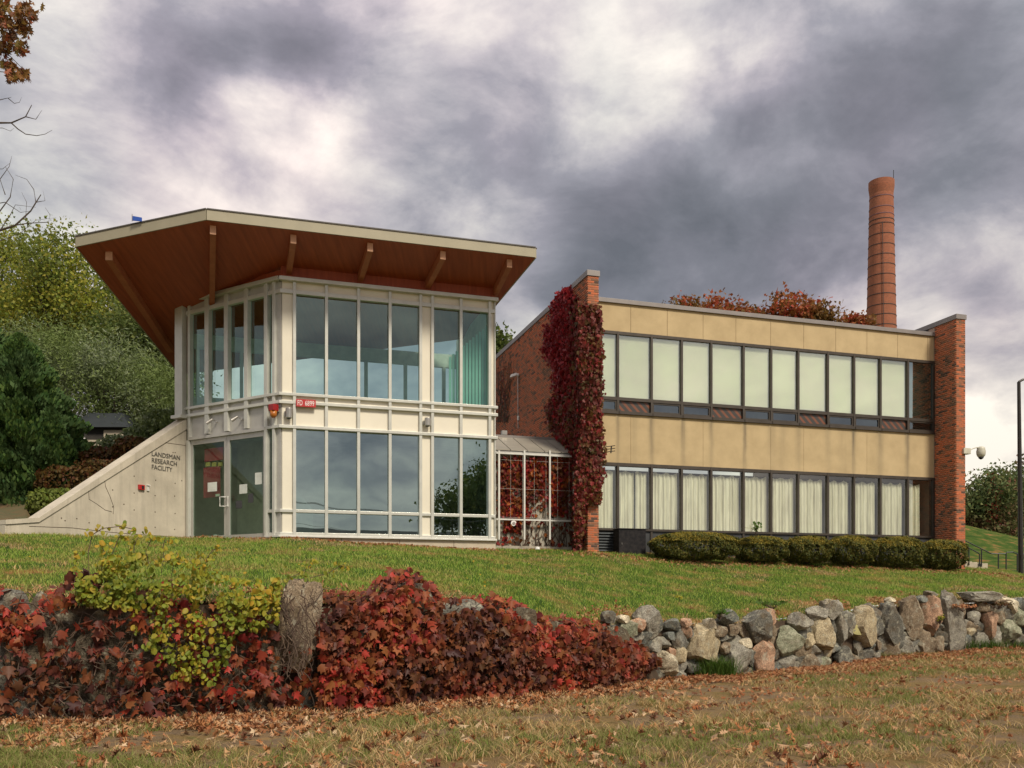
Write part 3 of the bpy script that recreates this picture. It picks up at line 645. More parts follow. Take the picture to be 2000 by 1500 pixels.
f(392, 425, 911, 971, 'poster_red', 'lower_sheet'); f(394, 431, 874, 899, 'poster_red', 'upper_sheet')
for a in (396, 408, 420): f(a, a+9, 902, 910, 'poster_yellow', 'yellow_strip')
f(416, 424, 964, 969, 'paper', 'corner_mark', -.09)
# plastic sheet heaped behind the left leaf
V0 = []; o = MB()
for i in range(7): c = TC.P(2.35+.13*i, zdb+.08+.06*math.sin(i*1.7), -.35-.05*(i % 3)); o.lathe(c-Vector((0, 0, .08)), [(.03, 0), (.13, .04), (.11, .13), (.04, .2)], 7)
tag(o.build('plastic_sheet', 'white_plastic', None), 'crumpled white plastic sheet lying inside the left door leaf', 'sheet')
# blue cloth on the roof edge
t = thing('blue_flag', roofpt(262, 450, th), 'small blue flag showing above the pavilion roof edge', 'flag')
p = roofpt(258, 452, th); q = p+Vector((.23, 0, 0))
MB().tube([p, p+Vector((0, 0, .17))], .010, 6).build('staff', 'steel', t)
MB().prism([p+Vector((0, 0, .02)), q+Vector((0, 0, .0)), q+Vector((0, .02, .0)), p+Vector((0, .02, .02))], [p+Vector((0, 0, .13)), q+Vector((0, 0, .09)), q+Vector((0, .02, .09)), p+Vector((0, .02, .13))]).build('cloth', 'blue_fabric', t)

# ------------------------------------------------------------------ concrete wing wall
wing = thing('wing_wall', WG.P(sE/2, GZ, 0), 'sloping concrete wing wall lettered LANDSMAN RESEARCH FACILITY beside the entrance', 'wall')
s75 = WG.s_at(75); zE = WG.z_at(10, 1015); z75 = WG.z_at(75, 1011); zJ = WG.z_at(366, 818)
zb0 = GZ-.3; tk = .38
cz = .30       # coping depth
ring = [(.03, zb0), (sE, zb0), (sE, zE-.12), (s75, z75-.12), (.03, zJ-cz)]
MB().prism([WG.P(a, b, -tk) for a, b in ring], [WG.P(a, b, 0) for a, b in ring]).build('wall_face', 'concrete', wing)
ring = [(.03, zJ-cz+.012), (s75, z75-.108), (sE+.0, zE-.108), (sE+.0, zE), (s75, z75), (.03, zJ)]
MB().prism([WG.P(a, b, -tk-.05) for a, b in ring], [WG.P(a, b, .03) for a, b in ring]).build('coping', 'concrete', wing)
th_ = MB()
for u, v in [(338, 884), (342, 884), (305, 876), (282, 890), (342, 944), (304, 938), (341, 969), (303, 968), (262, 930), (262, 963), (342, 1003), (303, 1000), (262, 996), (220, 957), (219, 927), (341, 1034), (303, 1030), (150, 1013), (127, 1017), (174, 1021), (262, 1030), (355, 939), (242, 985), (220, 990), (120, 1012)]:
    p = WG.px(u, v, 0); n = WG.n; th_.tube([p-n*.01, p+n*.003], .018, 8)
tag(th_.build('tie_holes', 'earth', wing), kind='stuff')
cr = MB()
for path in ([(203, 925), (206, 950), (215, 970), (222, 990), (221, 1004)], [(173, 955), (174, 975), (190, 985), (205, 996), (219, 1000)], [(318, 864), (340, 867), (362, 870)], [(57, 1028), (140, 1031), (220, 1040), (300, 1046), (364, 1050)]):
    cr.tube([WG.px(u, v, .0) for u, v in path], .008, 4)
tag(cr.build('crack_lines', 'earth', wing), kind='stuff')
for (tx, v0a, ue) in (('LANDSMAN', 890, 351), ('RESEARCH', 903, 345), ('FACILITY', 916, 336)):
    s_a, s_b = WG.s_at(296), WG.s_at(ue); zz = WG.z_at(296, v0a); hgt = .135
    put_text(tx, WG, s_a, s_b, zz-.0, zz+hgt-.01, .012, 'letter_metal', wing, 'lettering')
t = thing('alarm_box', WG.px(275, 952, 0), 'small dark red alarm box on the concrete wing wall', 'alarm box')
WG.part('case', 'sign_red', t, WG.s_at(280.5), WG.s_at(269), WG.z_at(275, 957), WG.z_at(275, 947), .0, .06, .01); WG.part('lens', 'black_paint', t, WG.s_at(278), WG.s_at(274), WG.z_at(275, 955), WG.z_at(275, 949), .061, .07)
t = thing('intercom', WG.px(288, 953, 0), 'little pale metal intercom next to the red alarm box', 'intercom')
WG.part('case', 'white_metal', t, WG.s_at(290.5), WG.s_at(286), WG.z_at(288, 959), WG.z_at(288, 948), .0, .03); WG.part('hood', 'white_paint', t, WG.s_at(291), WG.s_at(285.5), WG.z_at(288, 948.5), WG.z_at(288, 947), .0, .06)

# ------------------------------------------------------------------ brick building
zWT = PF.z_at(1148, 527); zP0 = EYE+.85
sP1 = PF.s_at(1169.5); sR0 = PF.s_at(1868); sR1 = PF.s_at(1885.5)
bld = thing('brick_building', PF.P(6, GZ, -2), 'two storey office block with brick end walls and beige panel bands', 'building')
WD = 12.5; cap = .17; zwt = zWT-cap
zWR = PF.z_at(1868, 613); 
walls = [(0.0, sP1, zwt), (sR0, sR1, zWR-cap)]
for (a, b, zt) in walls:
    PF.part('end_wall', 'mortar', bld, a+.006, b-.006, zP0-.4, zt, -WD, -.006)
    PF.part('wall_coping', 'coping_metal', bld, a-.03, b+.03, zt+.004, zt+cap, -WD, .03, .006)
# bricks: courses of 67.7 mm
CH, BLN = .0677, .2032
bricks = []     # centre(s along front, depth), z, orientation, length
def add_face(org_s, org_o, along, length, z0, z1, k):
    """along 'f': on the front face, 's': on the side face (runs back); k: which wall"""
    n = int((z1-z0)/CH)
    for r in range(n):
        z = z1-(r+.5)*CH; x = -(BLN/2 if r % 2 else 0)
        while x < length-.02:
            a, b = max(0, x), min(length, x+BLN)
            if b-a > .03:
                bricks.append((org_s, org_o, along, a+.005, b-.005, z, k))
            x += BLN
add_face(0, 0, 'f', sP1, zP0+.1, zwt, 0); add_face(sR0, 0, 'f', sR1-sR0, zP0-.2, zWR-cap, 1)
add_face(0, 0, 's', 10.5, zP0+.3, zwt, 0); add_face(sR0, 0, 's', 1.0, zP0-.2, zWR-cap, 1)
def brick_box(bk_):
    os_, oo_, al, a, b, z, k = bk_; D = .012; h = CH/2-.005; j = random.uniform(-.0015, .0025)
    if al == 'f': f_ = lambda t, zz, d: PF.P(os_+t, zz, oo_+d)
    else: f_ = lambda t, zz, d: PF.P(os_-d, zz, oo_-t)
    return [f_(a, z-h, j), f_(b, z-h, j), f_(b, z-h, -D), f_(a, z-h, -D), f_(a, z+h, j), f_(b, z+h, j), f_(b, z+h, -D), f_(a, z+h, -D)]
hexf = np.array([(0, 3, 2, 1), (4, 5, 6, 7), (0, 1, 5, 4), (1, 2, 6, 5), (2, 3, 7, 6), (3, 0, 4, 7)])
def showpx(bk_):
    p = PF.P(bk_[0]+(bk_[3] if bk_[2] == 'f' else 0), 0, -(bk_[3] if bk_[2] == 's' else 0)); return (bk_[4]-bk_[3])*(1 if bk_[2] == 'f' else .32)/p.y
vis = [b_ for b_ in bricks if not (b_[6] == 0 and PF.z_at(1159, 990) < b_[5] < PF.z_at(1159, 600))]
chosen = set(id(b_) for b_ in sorted(vis, key=lambda b_: -showpx(b_))[:300])
BV = []
unit = None
for b_ in bricks:
    c = brick_box(b_)
    if id(b_) in chosen:
        if unit is None:
            unit = np_mesh('brick', [(x, y, z) for z in (-.5, .5) for x, y in ((-.5, -.5), (.5, -.5), (.5, .5), (-.5, .5))], hexf, 'brick')
        cen_ = sum(c, Vector())/8; o = bpy.data.objects.new('brick', unit); put(o, cen_, bld, PF.ang if b_[2] == 'f' else PF.ang+math.pi/2)
        o.scale = (b_[4]-b_[3], .014, CH-.010)
    else: BV.append([tuple(x) for x in c])
BV = np.array(BV); nb = len(BV); BF = (hexf[None]+(np.arange(nb)*8)[:, None, None]).reshape(-1, 4)
tag(np_obj('brickwork', BV.reshape(-1, 3), BF, 'brick', bld), kind='stuff')
# facade bands; u/v measured at u = 1452 and 1200
fz = lambda v: FC.z_at(1452, v)
fa, fb = PF.s_at(1169.5)+.0, sR0
def stain_mat():
    m, k, bs, out = new_mat('precast'); g = coords(k, 'Object'); sep = k.new('ShaderNodeSeparateXYZ'); k.link(g, sep.inputs[0])
    w = k.noise(g, 2.2, 4)
    xx = k.math('ADD', sep.outputs[0], k.math('MULTIPLY', k.math('SUBTRACT', w, .5), .10))
    tot = None
    for u, a, wd in ((1207, .55, .07), (1240, .25, .12), (1273, .7, .09), (1335, .7, .08), (1390, .6, .08), (1455, .8, .07), (1507, .3, .15), (1560, .35, .12), (1618, .3, .12), (1668, .85, .08), (1720, .55, .12), (1773, .75, .09), (1650, .2, .25), (1530, .25, .2)):
        d = k.math('SUBTRACT', xx, FC.s_at(u)); g_ = k.math('MULTIPLY', k.math('EXPONENT', k.math('MULTIPLY', k.math('MULTIPLY', d, d), -1/(wd*wd))), a)
        tot = k.math('MULTIPLY', g_, 1.35) if tot is None else k.math('ADD', tot, k.math('MULTIPLY', g_, 1.35))
    lowm = k.ramp(sep.outputs[2], [(0, 0), (1, 1)])
    zt_ = fz(824); fade = k.math('SUBTRACT', 1, k.math('MULTIPLY', k.math('SUBTRACT', zt_, sep.outputs[2]), .38), clamp=True)
    below = k.math('LESS_THAN', sep.outputs[2], zt_+.05)
    st = k.math('MULTIPLY', k.math('MULTIPLY', tot, fade), below)
    mp = k.new('ShaderNodeMapping'); mp.inputs['Scale'].default_value = (6, 6, .25); k.link(g, mp.inputs[0])
    st = k.math('MULTIPLY', st, k.ramp(k.noise(mp.outputs[0], 1.5, 5, .6), [(.3, .4), (.6, 1)]))
    base = k.mix(k.ramp(k.noise(g, 1.5, 6, .6), [(.35, 0), (.7, 1)]), (.56, .43, .24), (.45, .34, .185))
    base = k.mix(k.math('MULTIPLY', k.noise(g, 30, 4), .18), base, (.3, .24, .15))
    c = k.mix(st, base, (.20, .16, .10)); k.link(c, bs.inputs['Base Color']); bs.inputs['Roughness'].default_value = .9
    add_bump(k, bs, k.noise(g, 40, 4), .15, .01)
stain_mat()
zz = {k: fz(v) for k, v in dict(ct=610.5, cb=618.5, p1b=670.5, g1t=676, g1b=793, h_t=799, h_b=819, b2t=824.5, b2b=915.5, g2t=921.5, g2b=1038, fb=1042).items()}
FC.part('roof_coping', 'coping_metal', bld, fa-.25, fb, zz['cb']+.002, zz['ct'], -.35, .05, .005)
FC.part('roof_deck', 'membrane', bld, fa, fb, zz['cb']-.3, zz['cb']-.02, -WD, -.30)
jt = [1169, 1232.5, 1303.8, 1373.8, 1438, 1506, 1570.5, 1633, 1694, 1754, 1812.5, 1826]
def precast(a, b, z0, z1, o=-.02):
    mb = MB(); FC.box(mb, a, b, z0, z1, -.25, o); ob = mb.build('precast_panel', 'precast', bld, face=FC); return ob
for i in range(len(jt)-1):
    a = FC.s_at(jt[i]) if i else fa-.2; b = FC.s_at(jt[i+1]) if i < len(jt)-2 else fb
    precast(a+.006, b-.006, zz['p1b'], zz['cb'])
FC.part('panel_backing', 'mortar', bld, fa-.2, fb, zz['b2b'], zz['cb']-.01, -.4, -.235) 
jt2 = [1169, 1232.5, 1373.8, 1506, 1570.5, 1694, 1826]
for i in range(len(jt2)-1):
    a = FC.s_at(jt2[i]) if i else fa-.2; b = FC.s_at(jt2[i+1]) if i < len(jt2)-2 else fb
    precast(a+.004, b-.004, zz['b2b'], zz['b2t'], -.02)
# windows
mu = [1166, 1206.7, 1272.5, 1331.3, 1389, 1452, 1506, 1559, 1616.7, 1668, 1719.5, 1773, 1825]
ms = [FC.s_at(u) for u in mu]; ms[0] = fa-.15; ms[-1] = fb-.01
kinds = 'hphhphhphhph'
mw = .035
for i in range(12):
    a, b = ms[i], ms[i+1]
    # upper window
    fr = MB(); FC.box(fr, a-mw, a+mw, zz['b2t'], zz['p1b'], -.16, .03) if i else None
    FC.box(fr, a+mw, b-mw, zz['g1t'], zz['p1b'], -.16, .022); FC.box(fr, a+mw, b-mw, zz['h_t']-.0, zz['g1b'], -.16, .022); FC.box(fr, a+mw, b-mw, zz['b2t'], zz['h_b']-.0, -.16, .05)
    if i == 11: FC.box(fr, b-.07, b-.002, zz['b2t'], zz['p1b'], -.16, .025)
    w_ = fr.build('window', 'bronze_frame', bld)
    def pane(z0, z1, gm, o=-.03): return MB().poly([FC.P(a+mw, z0, o), FC.P(b-mw, z0, o), FC.P(b-mw, z1, o), FC.P(a+mw, z1, o)]).build('pane', gm, w_)
    pane(zz['g1b'], zz['g1t'], 'glass_shade' if i < 11 else 'glass_tower_low')
    FC.part('shade', 'shade_cloth', w_, a+.055, b-.055 if i < 11 else a+.12, zz['g1b']+(0, .0, .02, 0, .035, .0, .012, .045, 0, .02, .0, 0)[i], zz['g1t']-.02, -.10, -.095)
    k_ = kinds[i]
    if k_ == 'p':
        mb = MB(); FC.box(mb, a+mw, b-mw, zz['h_b'], zz['h_t'], -.08, -.05); mb.build('infill_panel', 'brown_brick_reflection', w_, face=FC)
    else:
        fr = MB(); i0 = .05; z0, z1 = zz['h_b'], zz['h_t']
        FC.box(fr, a+mw, b-mw, z0, z0+i0, -.07, -.0); FC.box(fr, a+mw, b-mw, z1-i0, z1, -.07, -.0); FC.box(fr, a+mw, a+mw+i0, z0+i0, z1-i0, -.07, -.0); FC.box(fr, b-mw-i0, b-mw, z0+i0, z1-i0, -.07, -.0)
        fr.build('hopper_frame', 'bronze_frame', w_)
        MB().poly([FC.P(a+mw+i0, z0+i0, -.03), FC.P(b-mw-i0, z0+i0, -.03), FC.P(b-mw-i0, z1-i0, -.03), FC.P(a+mw+i0, z1-i0, -.03)]).build('pane', 'glass_hopper', w_)
    # lower window
    fr = MB(); 
    if i: FC.box(fr, a-mw, a+mw, zz['fb']-.0, zz['b2b'], -.16, .03)
    FC.box(fr, a+mw, b-mw, zz['g2t'], zz['b2b'], -.16, .022); FC.box(fr, a+mw, b-mw, zz['fb'], zz['g2b'], -.16, .03)
    if i == 11: FC.box(fr, b-.07, b-.002, zz['fb'], zz['b2b'], -.16, .025)
    w_ = fr.build('window', 'bronze_frame', bld)
    pane(zz['g2b'], zz['g2t'], 'glass_curtain')
    # pleated curtain
    e = b-mw-.0 if i < 11 else b-.42
    n = 70; S = np.linspace(a+mw+.02, e-.02, n); ph = random.random()*9; fr_ = random.uniform(26, 34)
    sag = .05+.04*random.random()
    V = []
    for q, s_ in enumerate(S):
        d = -.2-.03*math.sin(s_*fr_*1.6+ph+1.5*math.sin(s_*5+ph))-.015*math.sin(s_*71)
        V += [FC.P(s_, zz['g2b']+.02, d*1.0), FC.P(s_+.01*math.sin(s_*13), (zz['g2b']+zz['g2t'])/2, d+.004*math.sin(s_*40)), FC.P(s_, zz['g2t']-.10-sag*abs(math.sin(s_*8+ph)), -.2+(d+.2)*.7)]
    Fq = [(3*q+r, 3*q+3+r, 3*q+4+r, 3*q+1+r) for q in range(n-1) for r in (0, 1)]
    if i != 1: np_obj('curtain', V, Fq, 'curtain', w_, True)
    else:
        np_obj('curtain', V[:3*38], [q for q in Fq if max(q) < 3*38], 'curtain', w_, True); np_obj('curtain', V[3*42:], [tuple(x-3*42 for x in q) for q in Fq if min(q) >= 3*42], 'curtain', w_, True)
    # infill below the lower windows
    z0 = EYE+.7
    if i == 0:
        FC.part('louvre_frame', 'dark_panel', bld, a+mw, b-mw, z0, zz['fb'], -.2, -.1)
        for q in range(9):
            zq = zz['fb']-.05-q*.088; mb = MB(); mb.prism([FC.P(a+.05, zq-.065, .0), FC.P(b-.05, zq-.065, .0), FC.P(b-.05, zq, -.07), FC.P(a+.05, zq, -.07)], [FC.P(a+.05, zq-.058, .015), FC.P(b-.05, zq-.058, .015), FC.P(b-.05, zq+.012, -.06), FC.P(a+.05, zq+.012, -.06)]); mb.build('louvre_slat', 'louver', bld)
        FC.part('mullion', 'bronze_frame', bld, b-mw, b+mw, z0, zz['fb'], -.16, .02)
    else:
        FC.part('infill_panel', 'dark_panel', bld, a+mw, b-mw, z0, zz['fb'], -.1, -.03)
        if i > 1: FC.part('mullion', 'bronze_frame', bld, a-mw, a+mw, z0, zz['fb'], -.1, .01)
# dark rooms behind
FC.part('inner_wall', 'interior_dark', bld, fa-.1, fb, EYE+.6, zz['b2b'], -1.6, -1.5)
FC.part('inner_floor', 'interior_floor', bld, fa-.1, fb, zz['fb']-.1, zz['fb']-.02, -1.5, -.17)
FC.part('inner_wall', 'interior_dark', bld, fa-.1, fb, zz['b2t']-.1, zz['p1b'], -.6, -.45)
# dark flashing on the inner side of the right end wall above the roof
mb = MB(); s_ = sR0; mb.prism([PF.P(s_-.02, zz['ct']-.35, -1.28), PF.P(s_-.02, zz['ct']-.35, -WD+.1), PF.P(s_-.02, zWR-.15, -WD+.1), PF.P(s_-.02, zWR-.12, -1.28)], [PF.P(s_-.008, zz['ct']-.35, -1.28), PF.P(s_-.008, zz['ct']-.35, -WD+.1), PF.P(s_-.008, zWR-.15, -WD+.1), PF.P(s_-.008, zWR-.12, -1.28)]); mb.build('wall_flashing', 'membrane', bld)
# transformer box
t = thing('metal_cabinet', FC.px(1234, 1080, .6), 'weathered black metal cabinet standing below the curtained windows', 'cabinet')
FC0 = Face(FC.P(0, 0, .55), DR); a, b = FC0.s_at(1209), FC0.s_at(1261.5); z0, z1 = FC0.z_at(1235, 1086), FC0.z_at(1235, 1032)
FC0.part('body', 'box_black', t, a, b, z0, z1-.04, -.45, 0, .012); FC0.part('lid', 'box_black', t, a-.015, b+.015, z1-.035, z1, -.46, .02, .01)
for q in range(3): FC0.part('handle', 'steel', t, a+.08+.0*q, a+.1, z0+.35+.02*q, z0+.36+.02*q, .001, .02)
# bare bracket with wires by the ivy
t = thing('cable_bracket', FC.px(1184, 882, .1), 'small dark cable bracket sticking out beyond the ivy', 'bracket')
for dz in (0, .08, -.08): MB().tube([FC.px(1172, 881, .25)+Vector((0, 0, dz)), FC.px(1190, 880, .45)+Vector((0, 0, dz))], .012, 5).build('arm', 'black_paint', t)
MB().tube([FC.px(1184, 876, .4), FC.px(1183, 889, .4)], .02, 6).build('insulator', 'black_paint', t)

# ------------------------------------------------------------------ link between tower and block
link = thing('link_corridor', LK.P(-1, GZ, 0), 'low glazed-in link with pale metal roof between pavilion and brick block', 'building')
ls0, ls1 = LK.s_at(960), LK.s_at(1122); ze = LK.z_at(1050, 888)
lk_face = LK.part('wall', 'stucco', link, ls0, ls1+.3, GZ-.2, ze, -.2, -.0)
LK.part('plinth', 'stucco', link, ls0, ls1, GZ-.2, LK.z_at(1040, 1067), 0, .05)
LK.part('eave_board', 'aluminium_door', link, ls0, ls1+.05, ze-.02, ze+.05, -.1, .18)
pitch = .42; run = 1.55
def rp(s, t, o=0): return LK.P(s, ze+.05+t*pitch+o, .18-t)
MB().prism([rp(ls0, 0, -.03), rp(ls1+.05, 0, -.03), rp(ls1+.05, run, -.03), rp(ls0, run, -.03)], [rp(ls0, 0), rp(ls1+.05, 0), rp(ls1+.05, run), rp(ls0, run)]).build('roof_deck', 'membrane', link)
st = (ls1+.05-ls0)/5
for i in range(5):
    cut = [0, .55, 1.0, run] if i % 2 else [0, .85, run]
    for q in range(len(cut)-1):
        a, b = ls0+i*st+.012, ls0+(i+1)*st-.012; t0, t1 = cut[q]+.006, cut[q+1]-.006
        MB().prism([rp(a, t0, .003), rp(b, t0, .003), rp(b, t1, .003), rp(a, t1, .003)], [rp(a, t0, .03), rp(b, t0, .03), rp(b, t1, .03), rp(a, t1, .03)]).build('roof_panel', 'zinc_roof', link)
LK.part('ridge_cap', 'coping_metal', link, ls0, ls1+.0, ze+.05+run*pitch, ze+.05+run*pitch+.09, .18-run-.15, .18-run+.04)
LK.part('ridge_box', 'steel', link, LK.s_at(993)+.2, LK.s_at(1003)+.2, ze+.15+run*pitch, ze+.28+run*pitch, .18-run-.1, .18-run+.05)
LK.part('upper_deck', 'zinc_roof', link, ls0, ls1+.1, ze+run*pitch-.05, ze+run*pitch+.04, -8, .18-run-.1)
# trellis
tr = thing('trellis', LK.P(-1, GZ, .3), 'white metal trellis with wire mesh standing in front of the link wall', 'trellis')
ot = .22; LT = Face(LK.P(0, 0, ot), DR)
for u in (974.5, 1024, 1073.7, 1121): s_ = LT.s_at(u); LT.part('post', 'white_metal', tr, s_-.025, s_+.025, LT.z_at(u, 1054), LT.z_at(u, 880), -.03, .03)
for v in (887.5, 1015):
    LT.part('rail', 'white_metal', tr, LT.s_at(969), LT.s_at(1123), LT.z_at(1050, v+2.5), LT.z_at(1050, v-.5), -.028, .02)
mb = MB()
for s_ in np.arange(LT.s_at(974), LT.s_at(1121), .37): mb.tube([LT.P(s_, LT.z_at(1050, 1012), 0), LT.P(s_, LT.z_at(1050, 890), 0)], .0028, 4)
for z_ in np.arange(LT.z_at(1050, 1012), LT.z_at(1050, 890), .85): mb.tube([LT.P(LT.s_at(974), z_, 0), LT.P(LT.s_at(1121), z_, 0)], .0028, 4)
tag(mb.build('wire_mesh', 'white_metal', tr), kind='stuff')
t = thing('fire_hose_inlet', LK.px(999, 1023, .15), 'round white fire hose inlet cap low on the link wall', 'hose inlet')
c = LK.px(999, 1023, 0); n = LK.n
MB().tube([c, c+n*.20], .06, 12).build('pipe', 'steel', t); MB().tube([c+n*.20, c+n*.23], .085, 16).build('cap', 'white_paint', t); MB().tube([c+n*.23, c+n*.245], .045, 12).build('hub', 'steel', t)
# lamp with conduit on the brick side wall
def side_pt(u, v, o=0):     # on the left face of the left end wall
    r = (u-1000)/F; x0, y0 = p0.x, p0.y; t_ = (x0-r*y0)/(r*DN.y-DN.x); q = p0+DN*t_-DR*o; return Vector((q.x, q.y, Z(y0+DN.y*t_, v)))
t = thing('flood_lamp', side_pt(1014, 735), 'white flood lamp on a thin conduit up the brick side wall', 'lamp')
a = side_pt(1014, 733, .05); MB().tube([side_pt(1014, 836, .04), a], .014, 6).build('conduit', 'steel', t)
MB().tube([side_pt(1014.5, 818, .04)+Vector((0, 0, -.06)), side_pt(1014.5, 818, .04)+Vector((0, 0, .1))], .045, 8).build('junction_box', 'white_metal', t)
MB().lathe((a.x, a.y, a.z), [(.05, -.05), (.065, 0), (.05, .06)], 10).build('knuckle', 'white_metal', t)
h = a-DR*.16+Vector((0, 0, -.02)); mb = MB(); mb.prism([h+Vector((-.14, -.08, -.09)), h+Vector((.12, -.08, .0)), h+Vector((.12, .1, .0)), h+Vector((-.14, .1, -.09))], [h+Vector((-.10, -.06, .02)), h+Vector((.10, -.06, .09)), h+Vector((.10, .08, .09)), h+Vector((-.10, .08, .02))]); mb.build('lamp_head', 'white_metal', t)
# dome camera on the right pier
t = thing('security_camera', PF.px(1890, 880, 0), 'cream dome security camera on a curved arm off the right brick pier', 'security camera')
q = PF.P(sR1, PF.z_at(1886, 887), -.05); zq = q.z
mb = MB(); PF.box(mb, sR1-.13, sR1+.16, zq, zq+.2, -.12, .08); mb.build('junction_box', 'camera_white', t, bevel=.01)
a = PF.P(sR1+.16, zq+.12, -.0); e = PF.P(sR1+.66, zq+.25, -.0)
MB().tube([a, PF.P(sR1+.3, zq+.2, 0), PF.P(sR1+.48, zq+.25, 0), e], .018, 8).build('arm', 'camera_white', t)
MB().lathe((e.x, e.y, e.z-.32), [(.05, -.02), (.12, .03), (.145, .10), (.15, .2), (.13, .27), (.13, .31), (.06, .36)], 18).build('housing', 'camera_white', t, smooth=True)
MB().lathe((e.x, e.y, e.z-.37), [(.02, -.03), (.07, 0), (.09, .05)], 14).build('dome', 'black_paint', t, smooth=True)

# ------------------------------------------------------------------ chimney
CY = 80; cc = P3(1721.5, 1100, CY); zt = Z(CY, 356)
chy = thing('brick_chimney', (cc.x, CY, Z(CY, 1120)), 'tall tapering round brick chimney with steel bands behind the block', 'chimney')
rb, rt = 27.5/F*CY, 21.3/F*CY
zb = Z(CY, 1120); zr_ = Z(CY, 640)
rad = lambda z: rb+(rt-rb)*(z-zr_)/(zt-zr_)
MB().lathe((cc.x, CY, 0), [(rad(z), z) for z in np.linspace(zb, zt-1.3, 12)]+[(rt*1.02, zt-1.2), (rt*1.12, zt-.5), (rt*1.12, zt)], 40).build('shaft', 'chimney_brick', chy, smooth=False)
MB().lathe((cc.x, CY, 0), [(rt*.9, zt+.005), (rt*.9, zt+.03)], 24).build('flue_mouth', 'membrane', chy)
for v in (368, 386, 407, 421, 431, 440, 460, 480, 500, 519, 539, 558, 577, 598, 617, 637, 656):
    z = Z(CY, v+4); r = rad(z)+.012; MB().lathe((cc.x, CY, 0), [(r, z), (r+.015, z+.005), (r+.015, z+.065), (r, z+.07)], 40).build('steel_band', 'band_steel' if v > 425 else 'band_pale', chy)
MB().tube([(cc.x+1.0, CY-.2, zt), (cc.x+1.0, CY-.2, zt+1)], .03, 5).build('lightning_rod', 'black_paint', chy)
mb = MB(); mb.tube([(cc.x-.35, CY-rad(z)-.04, z) for z in np.linspace(zr_-2, zt-4, 14)], .03, 5); mb.build('conductor', 'band_steel', chy)

# ------------------------------------------------------------------ street lamp, handrails
LY = 34.0; b0 = P3(1994, 1116, LY); 
t = thing('lamp_post', b0, 'dark bronze lamp post with a short arm at the right edge', 'lamp post')
z1 = Z(LY, 746)
MB().tube([(b0.x, LY, b0.z-.1), (b0.x-.08, LY, z1)], [.095, .062], 10).build('pole', 'pole_bronze', t)
MB().tube([(b0.x-.08, LY, z1-.0), (b0.x+.05, LY, z1+.08), (b0.x+.35, LY, z1+.18)], .045, 8).build('arm', 'pole_bronze', t)
MB().box((b0.x+.62, LY, z1+.16), (.6, .35, .12)).build('lamp_head', 'pole_bronze', t, bevel=.02)
MB().box((b0.x+.62, LY, z1+.09), (.5, .28, .02)).build('lens', 'white_plastic', t)
MB().box((b0.x, LY-.1, b0.z+.55), (.09, .02, .16)).build('access_cover', 'pole_bronze', t)
zp = lambda x, y: (1780+x/9.09, 960+y/9.09)
HYd = 46.0
def hp(x, y): u, v = zp(x, y); return P3(u, v, HYd)
t = thing('handrail', hp(1545, 1360), 'long black handrail with five posts at the foot of the grassy rise', 'handrail')
MB().tube([hp(800, 790), hp(975, 885), hp(1420, 1105), hp(1680, 1105), hp(1690, 1082), hp(1800, 1076), hp(1890, 1110), hp(2100, 1112)], .03, 6).build('rail', 'black_paint', t)
for x, y0, y1 in ((1245, 1035, 1335), (1545, 1108, 1370), (1682, 1095, 1385), (1880, 1108, 1410), (2060, 1112, 1420)): MB().tube([hp(x, y0), hp(x, y1)], .035, 6).build('post', 'black_paint', t)
t = thing('handrail', hp(1100, 1300), 'short black handrail nearest the brick pier, falling to two posts', 'handrail')
MB().tube([hp(850, 905), hp(975, 977), hp(1190, 1092), hp(1212, 1120)], .03, 6).build('rail', 'black_paint', t)
for x, y0, y1 in ((1022, 1005, 1310), (1210, 1112, 1330)): MB().tube([hp(x, y0), hp(x, y1)], .035, 6).build('post', 'black_paint', t)
st_ = thing('concrete_steps', hp(1000, 1290), 'pale concrete steps beside the short handrail', 'steps')
for i in range(6):
    p = hp(985-40*i, 1290-14*i); MB().box((p.x, p.y+.3+.3*i, p.z-.2), (2.2, .5, .5)).build('step', 'concrete_light', st_)

# ------------------------------------------------------------------ foliage helpers
def rotmats(n, tilt=None, face=None, jitter=1.0):
    """random rotations; with face (a unit vector) leaves look that way, jittered"""
    if face is None:
        q = RNG.normal(size=(n, 4)); q /= np.linalg.norm(q, axis=1)[:, None]; w, x, y, z = q.T
        return np.stack([1-2*(y*y+z*z), 2*(x*y-z*w), 2*(x*z+y*w), 2*(x*y+z*w), 1-2*(x*x+z*z), 2*(y*z-x*w), 2*(x*z-y*w), 2*(y*z+x*w), 1-2*(x*x+y*y)], 1).reshape(n, 3, 3)
    N = np.asarray(face, float).reshape(-1, 3)*np.ones((n, 1))+RNG.normal(size=(n, 3))*jitter; N /= np.linalg.norm(N, axis=1)[:, None]
    D = np.array([0, 0, -1.0])+RNG.normal(size=(n, 3))*.55; D -= (D*N).sum(1)[:, None]*N; D /= np.linalg.norm(D, axis=1)[:, None]+1e-9
    X = np.cross(D, N); return np.stack([X, D, N], 2)
LEAF = {}
def shape(pts, fold=.12, fan=True):
    """outline in x, y (y to the tip, tip at +y); midrib lifted"""
    P = [(0, .08, 0)]+[(x, y, -abs(x)*fold*2) for x, y in pts]; n = len(pts)
    return np.array(P, float), np.array([(0, i+1, (i+1) % n+1) for i in range(n)])
LEAF['ivy'] = shape([(0, -.42), (.26, -.40), (.50, -.10), (.30, -.02), (.46, .30), (.18, .22), (0, .58), (-.18, .22), (-.46, .30), (-.30, -.02), (-.50, -.10), (-.26, -.40)], .2)
LEAF['round'] = shape([(0, -.5), (.32, -.34), (.42, .02), (.25, .36), (0, .52), (-.25, .36), (-.42, .02), (-.32, -.34)], .15)
